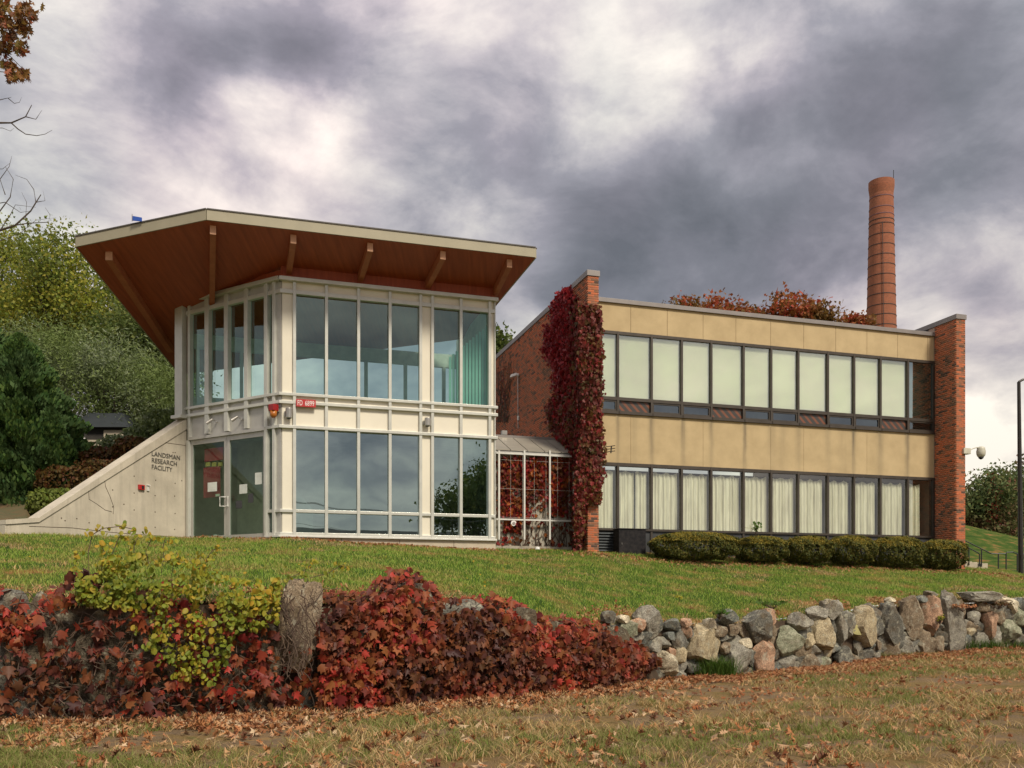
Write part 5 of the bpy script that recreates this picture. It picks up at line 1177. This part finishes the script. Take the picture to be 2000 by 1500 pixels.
SL4 = [(150, 300, 120, 90, dk, 0), (460, 340, 190, 250, g, -.35), (255, 320, 90, 60, pl, .1), (370, 360, 140, 110, pk, .4), (300, 390, 150, 120, gr, .4), (640, 360, 160, 90, sl, 0), (755, 345, 80, 75, pk, .4), (760, 425, 95, 95, pk, 0), (685, 475, 140, 110, dk, -.4), (615, 450, 75, 65, sl, 0),
       (495, 515, 130, 115, g, 0), (580, 500, 85, 85, g, 0), (690, 595, 125, 135, tn, .2), (625, 580, 80, 95, pk, 0), (600, 665, 235, 160, pl, .55), (705, 775, 110, 100, g, .2), (870, 520, 300, 300, tn, .1), (800, 695, 170, 85, sl, .1), (1080, 298, 145, 115, sl, 0), (940, 360, 95, 90, pl, 0),
       (1295, 380, 220, 245, dk, 0), (1400, 300, 115, 120, pk, .2), (1050, 545, 90, 95, bn, 0), (1145, 620, 175, 255, g, 0), (1215, 505, 115, 90, pl, .2), (1240, 600, 95, 125, sl, 0), (1350, 612, 165, 275, pk, 0), (1545, 490, 245, 225, gr, 0), (1640, 330, 180, 130, g, -.1), (1765, 275, 185, 110, g, .1),
       (1890, 240, 145, 145, g, -.2), (1875, 190, 95, 55, pl, .1), (1800, 430, 245, 235, tn, 0), (1710, 490, 105, 130, tn, .3), (1745, 560, 155, 75, g, .35), (1850, 580, 85, 65, tn, -.1), (1520, 680, 185, 165, g, 0), (1705, 650, 165, 175, bn, 0), (1825, 660, 115, 105, gr, 0), (1950, 410, 115, 255, g, 0), (1230, 760, 90, 60, bn, 0), (1440, 600, 60, 90, dk, 0), (1120, 400, 110, 90, bn, 0), (1010, 410, 110, 80, bn, 0), (900, 740, 110, 60, dk, 0)]
SL5 = [(570, 540, 275, 330, tn, .05), (800, 520, 200, 345, dk, 0), (980, 480, 205, 365, bn, -.05), (1155, 450, 145, 335, pk, .1), (1340, 520, 225, 530, g, -.08), (1175, 265, 135, 55, g, 0), (820, 320, 80, 52, pl, 0), (1090, 310, 95, 65, sl, 0), (590, 800, 165, 135, dk, 0), (400, 810, 190, 175, dk, -.3), (560, 895, 220, 65, dk, 0), (650, 700, 65, 60, sl, 0), (705, 700, 65, 90, bn, 0),
       (815, 770, 165, 175, bn, 0), (945, 750, 175, 185, g, 0), (1085, 680, 135, 205, bn, .1), (1225, 700, 155, 135, bn, 0), (1035, 720, 60, 140, g, 0), (700, 810, 85, 90, g, 0), (1600, 290, 345, 95, g, .08), (1545, 480, 115, 125, g, 0), (1670, 540, 125, 235, pk, -.15), (1505, 590, 95, 75, tn, 0), (1580, 670, 135, 145, g, 0), (1480, 660, 75, 95, sl, 0), (1850, 360, 195, 115, pl, .5),
       (1830, 580, 175, 190, gr, -.1), (1720, 680, 95, 115, g, 0), (1910, 470, 155, 135, gr, .3), (1975, 490, 85, 115, tn, 0), (1940, 345, 95, 85, sl, .4), (1920, 655, 125, 115, dk, 0), (1620, 380, 145, 85, bn, .1), (1760, 470, 90, 120, bn, 0), (1460, 760, 90, 60, dk, 0), (1150, 800, 120, 60, dk, 0), (860, 690, 70, 60, bn, 0)]
for i, (x, y, w, h, m, r) in enumerate(SL4): put_stone(*A4(x, y, w, h), m, r, seed=i+1, off=.02*(i % 3))
for i, (x, y, w, h, m, r) in enumerate(SL5): put_stone(*A5(x, y, w, h), m, r, seed=i+101, off=.02*(i % 3))
allm = [g, dk, tn, bn, gr, sl]
for i in range(46):   # the wall goes on past the picture
    u = 2015+(i//3)*52+random.uniform(-10, 10); v = [1190, 1218, 1244][i % 3]-(u-2000)*.028; put_stone(u, v, random.uniform(38, 58), random.uniform(30, 40), random.choice(allm), random.uniform(-.3, .3), seed=300+i)
# smaller packing stones set deeper behind the face
for i in range(110):
    u = 1190+i*7.7; lo = float(np.interp(u, wb_u, [w_[1] for w_ in WB])); hi = float(np.interp(u, wt_u, wt_v)); v = random.uniform(hi+14, lo-8); put_stone(u, v, random.uniform(34, 62), random.uniform(26, 46), random.choice([dk, bn, g, sl]), random.uniform(-.5, .5), seed=400+i, off=.22)
# big dark grey-brown boulders under the vines
BO = [(-60, 1290, 200, 250, 'boulder_dark'), (25, 1270, 110, 260, dk), (110, 1265, 160, 250, 'boulder_dark'), (75, 1375, 170, 90, dk), (215, 1285, 130, 210, 'boulder_dark'), (170, 1380, 150, 70, 'boulder_dark'), (300, 1280, 150, 190, 'boulder_dark'), (285, 1375, 140, 90, 'boulder_dark'), (390, 1300, 130, 200, 'boulder_dark'), (400, 1390, 130, 70, dk), (480, 1290, 120, 190, 'boulder_dark'), (510, 1370, 110, 90, dk), (660, 1260, 130, 180, 'boulder_dark'), (640, 1360, 120, 90, dk), (770, 1240, 140, 200, 'boulder_dark'), (750, 1345, 130, 100, 'boulder_dark'), (880, 1240, 140, 160, dk), (870, 1335, 130, 90, 'boulder_dark'), (1000, 1240, 130, 140, 'boulder_dark'), (990, 1325, 120, 80, 'boulder_dark'), (1100, 1250, 110, 110, 'boulder_dark'), (1095, 1315, 110, 70, dk), (1180, 1250, 90, 80, 'boulder_dark'), (1180, 1305, 90, 60, 'boulder_dark'), (-180, 1290, 180, 240, dk), (-330, 1290, 200, 240, 'boulder_dark'), (-500, 1290, 200, 240, dk), (800, 1160, 110, 70, 'boulder_dark')]
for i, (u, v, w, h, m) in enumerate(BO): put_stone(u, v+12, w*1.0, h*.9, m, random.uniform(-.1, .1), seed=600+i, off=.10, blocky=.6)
st = put_stone(583, 1222, 82, 165, bn, .06, seed=777, off=-.12, parent=None, name='upright_boulder', blocky=.6); tag(st, 'upright tan boulder webbed with old vine roots, between yellow and red vines', 'boulder')
lm = stone_mesh(5, (.30, .03, .20)); lm.materials.append(MATS['lichen_yellow']); o = bpy.data.objects.new('lichen', lm); q = A5(560, 575, 1, 1); Yq = float(Yw_u(q[0])); put(o, P3(q[0], q[1], Yq-.14), sw); o.rotation_euler = (.0, .2, .42)
# ------------------------------------------------------------------ vines on the wall
def wall_pt(u, v, off): Y = float(Yw_u(u))-off; return P3(u, v, Y)
top_c = [(-300, 1165), (-40, 1150), (0, 1150), (40, 1178), (60, 1198), (100, 1145), (150, 1125), (200, 1130), (400, 1150), (540, 1190), (565, 1230), (620, 1170), (680, 1158), (720, 1160), (738, 1128), (800, 1114), (845, 1140), (870, 1178), (950, 1162), (1000, 1175), (1050, 1203), (1120, 1212), (1200, 1228), (1250, 1255), (1288, 1292)]
bot_c = [(-300, 1405), (0, 1402), (150, 1405), (250, 1406), (400, 1400), (560, 1396), (700, 1392), (800, 1380), (1000, 1368), (1150, 1358), (1210, 1345), (1240, 1325), (1288, 1298)]
tu, tv = zip(*top_c); bu, bv = zip(*bot_c)
rv = thing('red_vine', (-1, 12.5, 0), 'dense red and maroon vine draped over the left part of the stone wall', 'vine')
P, S, N = [], [], []
def vd(u, v):
    t_ = (v-np.interp(u, tu, tv))/max(1, np.interp(u, bu, bv)-np.interp(u, tu, tv))
    if u < 60: return .16 if t_ > .25 else .7
    if u < 190: return .55 if t_ < .18 else (.07 if t_ < .45 else .22)
    if u < 540: return .17 if t_ < .5 else .26
    if u < 625: return .04 if t_ < .62 else .24
    if u < 760 and .45 < t_ < .6: return .5
    return 1.0
while len(P) < 8000:
    u = random.uniform(-250, 1286); hi, lo = np.interp(u, tu, tv), np.interp(u, bu, bv); v = random.uniform(hi-3, lo)
    if random.random() > vd(u, v)*(.7+.6*mnoise.noise(Vector((u*.02, v*.02, 0)))): continue
    t_ = (v-hi)/(lo-hi); bulge = (.22+.20*math.sin(min(1, t_+.1)*math.pi*.8)) if u > 620 else .20
    o_ = bulge+random.gauss(0, .07)
    if t_ < .12: o_ = random.uniform(-.5, .1)
    P.append(wall_pt(u, v, o_)); S.append(.06+.13*random.random()**1.6); N.append((random.gauss(-.1, .2), -1, .35+(.8 if t_ < .12 else 0)))
P = np.array(P); S = np.array(S); N = np.array(N); leaves_apart('ivy', P, S, rotmats(len(P), face=N, jitter=.5), 'vine_red', rv, 300)
mb = MB()
for i in range(190):
    u = random.uniform(-60, 660 if i < 150 else 1200); v = random.uniform(1180, 1390); pts = []; a = random.uniform(-1.2, 1.2)+(math.pi/2 if random.random() < .5 else 0)
    for _ in range(random.randint(4, 10)): pts.append(wall_pt(u, v, .12+random.uniform(0, .12))); a += random.gauss(0, .35); u += 14*math.cos(a); v += 14*math.sin(a); v = min(1402, max(1150, v))
    mb.tube(pts, [random.uniform(.004, .011)*(1-.5*q/len(pts)) for q in range(len(pts))], 4, False)
tag(mb.build('stems', 'vine_stem', rv), kind='stuff')
mb = MB()   # roots webbing the upright boulder
for i in range(85):
    u = random.uniform(548, 620); v = random.uniform(1150, 1290); pts = []
    for _ in range(6): pts.append(P3(u, v, float(Yw_u(583))-.12-.30*math.sqrt(max(0.05, 1-((u-583)/50)**2)))); u += random.gauss(0, 5); v += random.uniform(3, 12); u = min(624, max(543, u))
    mb.tube(pts, random.choice([.004, .006, .010]), 4, False)
mb.build('clinging_roots', 'vine_stem', rv)
# yellow-green vine
yv = thing('yellow_vine', (-5.5, 11.3, 1), 'yellow-green round-leaved shrub spilling over the wall, left of the upright boulder', 'vine')
yt = [(150, 1130), (175, 1110), (200, 1098), (240, 1085), (300, 1092), (350, 1090), (400, 1105), (440, 1130), (480, 1140), (545, 1135)]
yb = [(150, 1180), (200, 1186), (250, 1190), (265, 1250), (290, 1275), (330, 1325), (420, 1338), (445, 1290), (460, 1240), (500, 1232), (545, 1215)]
a1, a2 = zip(*yt); b1, b2 = zip(*yb); P, S, N = [], [], []
while len(P) < 2900:
    u = random.uniform(150, 545); hi, lo = np.interp(u, a1, a2), np.interp(u, b1, b2); v = random.uniform(hi-4, lo)
    d = 1 if v < 1190 else .62
    if 225 < u < 262 and v > 1190: d = .15
    if random.random() > d*(.62+1.5*mnoise.noise(Vector((u*.03, v*.03, 5)))+.8*mnoise.noise(Vector((u*.08, v*.08, 2)))): continue
    P.append(wall_pt(u, v, random.uniform(.1, .42) if v > 1140 else random.uniform(-.3, .4))); S.append(random.choice([.045, .06, .07, .085])*random.uniform(.8, 1.2)); N.append((random.gauss(0, .3), -1, .45))
spr = [[(215, 1110), (218, 1085), (228, 1060), (235, 1045), (250, 1050)], [(290, 1100), (285, 1075), (295, 1055), (290, 1040)], [(320, 1090), (318, 1070), (322, 1055), (332, 1058)], [(400, 1110), (404, 1090), (415, 1075), (428, 1070)], [(560, 1130), (590, 1118), (605, 1105), (614, 1096)], [(600, 1130), (640, 1120), (665, 1105), (680, 1110)], [(150, 1110), (145, 1095), (152, 1080)], [(340, 1095), (345, 1080), (352, 1098)], [(180, 1045), (200, 1032), (235, 1028), (258, 1033)], [(390, 1110), (385, 1100), (395, 1085)], [(200, 1100), (205, 1080), (195, 1062)], [(262, 1090), (262, 1065), (270, 1050)]]
mb = MB()
for path in spr:
    mb.tube([wall_pt(u, v, .1) for u, v in ([(path[0][0]-5, path[0][1]+30)] if path[0][1] > 1060 else [])+path], .005, 4, False)
    for (u, v) in path:
        for _ in range(6): P.append(wall_pt(u+random.gauss(0, 6), v+random.gauss(0, 5), .1+random.gauss(0, .06))); S.append(random.uniform(.045, .08)); N.append((random.gauss(0, .4), -1, .6))
mb.tube([wall_pt(180, 1045, .1), wall_pt(172, 1080, .1), wall_pt(175, 1130, .1)], .006, 4, False)
tag(mb.build('stems', 'vine_stem', yv), kind='stuff')
P = np.array(P); S = np.array(S); N = np.array(N); leaves_apart('round', P, S, rotmats(len(P), face=N, jitter=.6), 'vine_yellow', yv, 300)
# plants in the bare wall
G = 'tufts growing at the stone wall'
def tuft(u, v, off, n, h, mat, lab, spread=.25):
    b = wall_pt(u, v, off); t = thing('grass_tuft', b, lab, 'grass tuft', G); V, Fc = blades(np.repeat(np.array([b]), n, 0)+RNG.normal(size=(n, 3))*np.array([spread*.5, .06, 0]), h*RNG.uniform(.6, 1.2, n), .006, .45); tag(np_obj('blades', V, Fc, mat, t), kind='stuff')
def blades(P, H, w, lean):
    n = len(P); a = RNG.random(n)*2*np.pi; dx = np.stack([np.cos(a), np.sin(a), np.zeros(n)], 1); l = RNG.normal(size=(n, 2))*lean
    tip = P+np.stack([l[:, 0]*H, l[:, 1]*H, H], 1); mid = P+np.stack([l[:, 0]*H*.3, l[:, 1]*H*.3, H*.55], 1)
    V = np.stack([P-dx*w, P+dx*w, mid+dx*w*.8, mid-dx*w*.8, tip], 1).reshape(-1, 3)
    b = np.arange(n)*5; Fc = np.stack([np.stack([b, b+1, b+2], 1), np.stack([b, b+2, b+3], 1), np.stack([b+3, b+2, b+4], 1)], 1).reshape(-1, 3); return V, Fc
tuft(1402, 1318, .25, 500, .34, 'weed_green', 'bright green grass tuft at the wall foot beside the big tan stone', .35)
tuft(1925, 1268, .2, 500, .25, 'weed_green', 'low green tuft at the wall foot toward the right edge', 1.2)
tuft(1750, 1290, .2, 500, .2, 'grass_verge', 'sparse green tuft below the tall grey slab stone', 1.2)
weed(1836, 1220, 20.9, .25, 14, 'vine_yellow', 'small yellow-green plant rooted between two tall stones', ls=.05, spread=.9, name='wall_plant', kind='round')
weed(1405, 1210, 17.4, .22, 14, 'weed_green', 'green leafy weed on the wall top above the grey stones', ls=.07, spread=1.2, name='wall_plant', kind='lobe')
weed(1510, 1190, 18.6, .2, 16, 'weed_green', 'patch of broad green weeds at the lawn edge over the wall', ls=.08, spread=2.2, name='wall_plant', kind='lobe')
weed(1950, 1190, 21.8, .2, 20, 'shrub_rust', 'brownish trailing weed over the stones near the picture edge', ls=.06, spread=2.5, name='wall_plant', kind='lobe')
weed(1880, 1195, 21.3, .2, 16, 'litter_rust', 'rust coloured dry bracken under the flat capstone', ls=.07, spread=2.0, name='wall_plant', kind='lobe')
weed(1328, 1175, 17.6, .12, 3, 'vine_yellow', 'single pale yellow seedling standing on the lawn edge', ls=.06, name='wall_plant', kind='lobe')
o = foliage('red_leaf', 'ivy', np.array([wall_pt(1831, 1293, .5)]), np.array([.11]), rotmats(1, face=(0, -1, .5), jitter=.1), 'ivy_bright', None, False); tag(o, 'lone bright red leaf on the ground below the tall slab stone', 'leaf')

# ------------------------------------------------------------------ grass and litter
def ns(X, Y, s_, o=0): return np.array([mnoise.noise(Vector((x*s_, y*s_, o))) for x, y in zip(X, Y)])
# lawn blades
n = 210000; X = RNG.uniform(-13, 19, n); T = RNG.random(n)**1.25; Y = Yw_X(X)+.15+T*17
u_ = 1000+F*X/Y; ok = (Y < np.interp(u_, bl_u, bl_Y)+1.6) & (u_ > -250) & (u_ < 2300)
# keep blades off the buildings
X, Y, u_ = X[ok], Y[ok], u_[ok]
Q = np.stack([X, Y], 1)
def front_of(fc, Q): return (Q[:, 0]-fc.p.x)*fc.n.x+(Q[:, 1]-fc.p.y)*fc.n.y
def along(fc, Q): return (Q[:, 0]-fc.p.x)*fc.d.x+(Q[:, 1]-fc.p.y)*fc.d.y
bad = (front_of(TF, Q) < .1) & (front_of(TC, Q) < .06) & (along(TF, Q) < sR+.05) | ((front_of(LK, Q) < .05) & (along(LK, Q) < 16) & (along(LK, Q) > -4)) | ((front_of(WG, Q) < .05) & (along(WG, Q) > -.5) & (along(WG, Q) < 20)) | ((front_of(TC, Q) < .05) & (along(TF, Q) < 0))
X, Y = X[~bad], Y[~bad]; P = np.stack([X, Y, lawn_z(X, Y)-.005], 1)
dry = ns(X, Y, .55)+.5*ns(X, Y, 1.9, 3); edge = np.clip(1-(Y-Yw_X(X))/1.6, 0, 1); isdry = (dry+edge*.6+RNG.normal(size=len(X))*.07) > .47
for msk, mt, nm, lab in ((~isdry, 'grass_green', 'lawn_grass', 'short green lawn grass'), (isdry, 'grass_dry', 'dry_lawn_grass', 'dry straw coloured patches of the lawn')):
    V, Fc = blades(P[msk], RNG.uniform(.035, .085, msk.sum()), .006, .5); tag(np_obj(nm, V, Fc, mt), lab, 'grass', kind='stuff')
# verge blades in tufts
n = 11500; X = RNG.uniform(-9, 17, n); Y = Yw_X(X)-RNG.random(n)**.8*np.minimum(12, Yw_X(X)-5.5); cx = np.repeat(X, 24); cy = np.repeat(Y, 24)
gnv = ns(X, Y, .45, 9)+.5*ns(X, Y, 1.6, 4); left = np.clip((-X-1.0)/4, 0, 1)*.35
keep = (gnv+left+RNG.normal(size=n)*.08 > -.08); isg = (gnv*.9+left*1.6+RNG.normal(size=n)*.14) > .14
for msk, mt, nm, h, lab in ((keep & isg, 'grass_verge', 'verge_grass', .075, 'thin green grass on the worn ground'), (keep & ~isg, 'grass_dry', 'straw_grass', .10, 'dry straw tufts on the worn ground')):
    m24 = np.repeat(msk, 24); sp_ = np.repeat(RNG.choice([.03, .05, .12], n), 24)[m24]; px, py = cx[m24]+RNG.normal(size=m24.sum())*sp_, cy[m24]+RNG.normal(size=m24.sum())*sp_
    V, Fc = blades(np.stack([px, py, front_z(px, py)-.004], 1), h*RNG.uniform(.4, 1.3, len(px))*np.repeat(RNG.uniform(.4, 1.5, n), 24)[m24], .0045, 1.1 if 'straw' in nm else .7); tag(np_obj(nm, V, Fc, mt), lab, 'grass', kind='stuff')
# fallen leaves
n = 24000; X = RNG.uniform(-9, 17, n); d = RNG.random(n); Y = Yw_X(X)-np.where(RNG.random(n) < .55, np.abs(RNG.normal(size=n))*.8+.1, d*9.5); ok = Y > 6.2; X, Y = X[ok], Y[ok]; n = len(X)
dr_ = ns(X, Y, .9, 11)+.6*ns(X, Y, 2.4, 12)+np.clip(1-(Yw_X(X)-Y)/1.2, 0, 1)*.8+RNG.normal(size=n)*.15; sel = dr_ > -.02; X, Y = X[sel], Y[sel]; n = len(X)
P = np.stack([X, Y, front_z(X, Y)+.03+.045*RNG.random(n)], 1)
right = X > 3.2
for msk, mt, nm, lab in ((right, 'litter_rust', 'rust_leaf_litter', 'rust coloured fallen leaves below the bare wall'), (~right, 'litter', 'leaf_litter', 'tan and orange fallen oak leaves on the ground')):
    m = int(msk.sum()); R = rotmats(m, face=(0, -.15, 1), jitter=.45); foliage(nm, 'oak', P[msk], (.11 if mt == 'litter' else .085)*RNG.uniform(.5, 1.25, m), R, mt); tag(bpy.data.objects[nm], lab, 'leaf litter')
n = 4500; X = RNG.uniform(-9, 17, n); Y = Yw_X(X)+.25+np.abs(RNG.normal(size=n))*.55; sel = (ns(X, Y, .8, 2) > -.05); X, Y = X[sel], Y[sel]; n = len(X)
foliage('wall_top_litter', 'oak', np.stack([X, Y, lawn_z(X, Y)+.03], 1), .08*RNG.uniform(.5, 1.2, n), rotmats(n, face=(0, -.3, 1), jitter=.5), 'litter_rust'); tag(bpy.data.objects['wall_top_litter'], 'rusty fallen leaves along the lawn edge on the wall', 'leaf litter')
n = 1500; q = RNG.random(n); ss_ = q*18-.5; X = PF.p.x+PF.d.x*ss_+PF.n.x*(-.6)+RNG.normal(size=n)*.25; Y = PF.p.y+PF.d.y*ss_+PF.n.y*(-.6)-np.abs(RNG.normal(size=n))*.5-1.0
foliage('lawn_leaves', 'oak', np.stack([X, Y, lawn_z(X, Y)+.04], 1), .09*RNG.uniform(.5, 1.1, n), rotmats(n, face=(0, -.3, 1), jitter=.4), 'litter_rust'); tag(bpy.data.objects['lawn_leaves'], 'brown fallen leaves scattered before the yews', 'leaf litter')
n = 260; X = RNG.uniform(-10, 14, n); Y = Yw_X(X)+RNG.uniform(.5, 9, n)
foliage('pale_lawn_leaves', 'round', np.stack([X, Y, lawn_z(X, Y)+.06], 1), .055*RNG.uniform(.6, 1.2, n), rotmats(n, face=(0, -.6, 1), jitter=.4), 'vine_yellow'); tag(bpy.data.objects['pale_lawn_leaves'], 'few pale yellow leaves dotted over the lawn', 'leaf litter')

pts_ = []
for fc_, a_, b_, m_ in ((TF, 0, sR, 900), (LK, LK.s_at(970), LK.s_at(1122), 350), (TC, 0, 3.4, 120), (FC, 1.5, 14, 500)):
    for _ in range(m_): p_ = fc_.P(random.uniform(a_, b_), 0, .08+abs(random.gauss(0, .14))); pts_.append((p_.x, p_.y))
pts_ = np.array(pts_); n = len(pts_)
foliage('wall_foot_litter', 'oak', np.stack([pts_[:, 0], pts_[:, 1], lawn_z(pts_[:, 0], pts_[:, 1])+.03], 1), .085*RNG.uniform(.4, 1.2, n), rotmats(n, face=(0, -.4, 1), jitter=.6), 'litter_rust'); tag(bpy.data.objects['wall_foot_litter'], 'brown leaf litter gathered along the foot of the building walls', 'leaf litter')
# ------------------------------------------------------------------ across the street, seen only mirrored in the glass
def mirror_place(u, v, dist):     # where the ray through pixel (u, v) ends up after bouncing off the tower front
    p = TF.px(u, v); d = (p-Vector((0, 0, EYE))).normalized(); n = TF.n; r = d-n*2*d.dot(n); return p+r*dist
q = mirror_place(930, 985, 60); q2 = mirror_place(962, 955, 62); q3 = mirror_place(885, 1000, 60)
tree('street_tree', (q.x, q.y, 0), 'dense green tree across the street, mirrored in the pavilion windows', 'tree', [((q.x, q.y, q.z), (2.2, 2.5, 2.6)), (tuple(q2), (2.0, 2.5, 3.0)), (tuple(q3), (1.6, 2, 1.6))], 9000, .35, 'tree_green', None, clump=.8, trunk_r=.3, kind='lobe')
q = mirror_place(680, 1040, 70)
t = thing('street_house', (q.x, q.y, 0), 'long low house with grey roof across the street, mirrored in the glass', 'house')
MB().box((q.x, q.y, 2.6), (46, 9, 5.2), .2).build('wall', 'house_wall', t)
ca, sa = math.cos(.2), math.sin(.2); R2 = lambda x, y, z: (q.x+x*ca-y*sa, q.y+x*sa+y*ca, z)
MB().prism([R2(-24, -5, 5.21), R2(24, -5, 5.21), R2(24, 5, 5.21), R2(-24, 5, 5.21)], [R2(-19, -.2, 8.4), R2(19, -.2, 8.4), R2(19, .2, 8.4), R2(-19, .2, 8.4)]).build('roof', 'house_roof', t)
for i, x_ in enumerate((-48, 62)):
    t = thing('utility_pole', (x_, -14-4*i, 0), ('wooden utility pole across the street, further left', 'wooden utility pole across the street, further right')[i], 'utility pole', 'utility poles across the street')
    MB().tube([(x_, -14-4*i, 0), (x_, -14-4*i, 9.5)], [.16, .11], 8).build('pole', 'bark', t); MB().box((x_, -14-4*i, 9), (2.2, .1, .12), .1).build('crossarm', 'bark', t)
wr = thing('overhead_wires', (-8, -16, 8), 'dark overhead wires slung between the utility poles', 'wires')
for k_, (dx, z) in enumerate(((-.9, 9.1), (0, 9.1), (.9, 9.1), (0, 7.4), (.1, 6.9))):
    MB().tube([(-70+140*i/24+0, -16-.1*(-70+140*i/24)-.3*k_, z-1.1*(1-((i % 12)/6-1)**2)) for i in range(25)], .013, 4, False).build('wire', 'black_paint', wr)
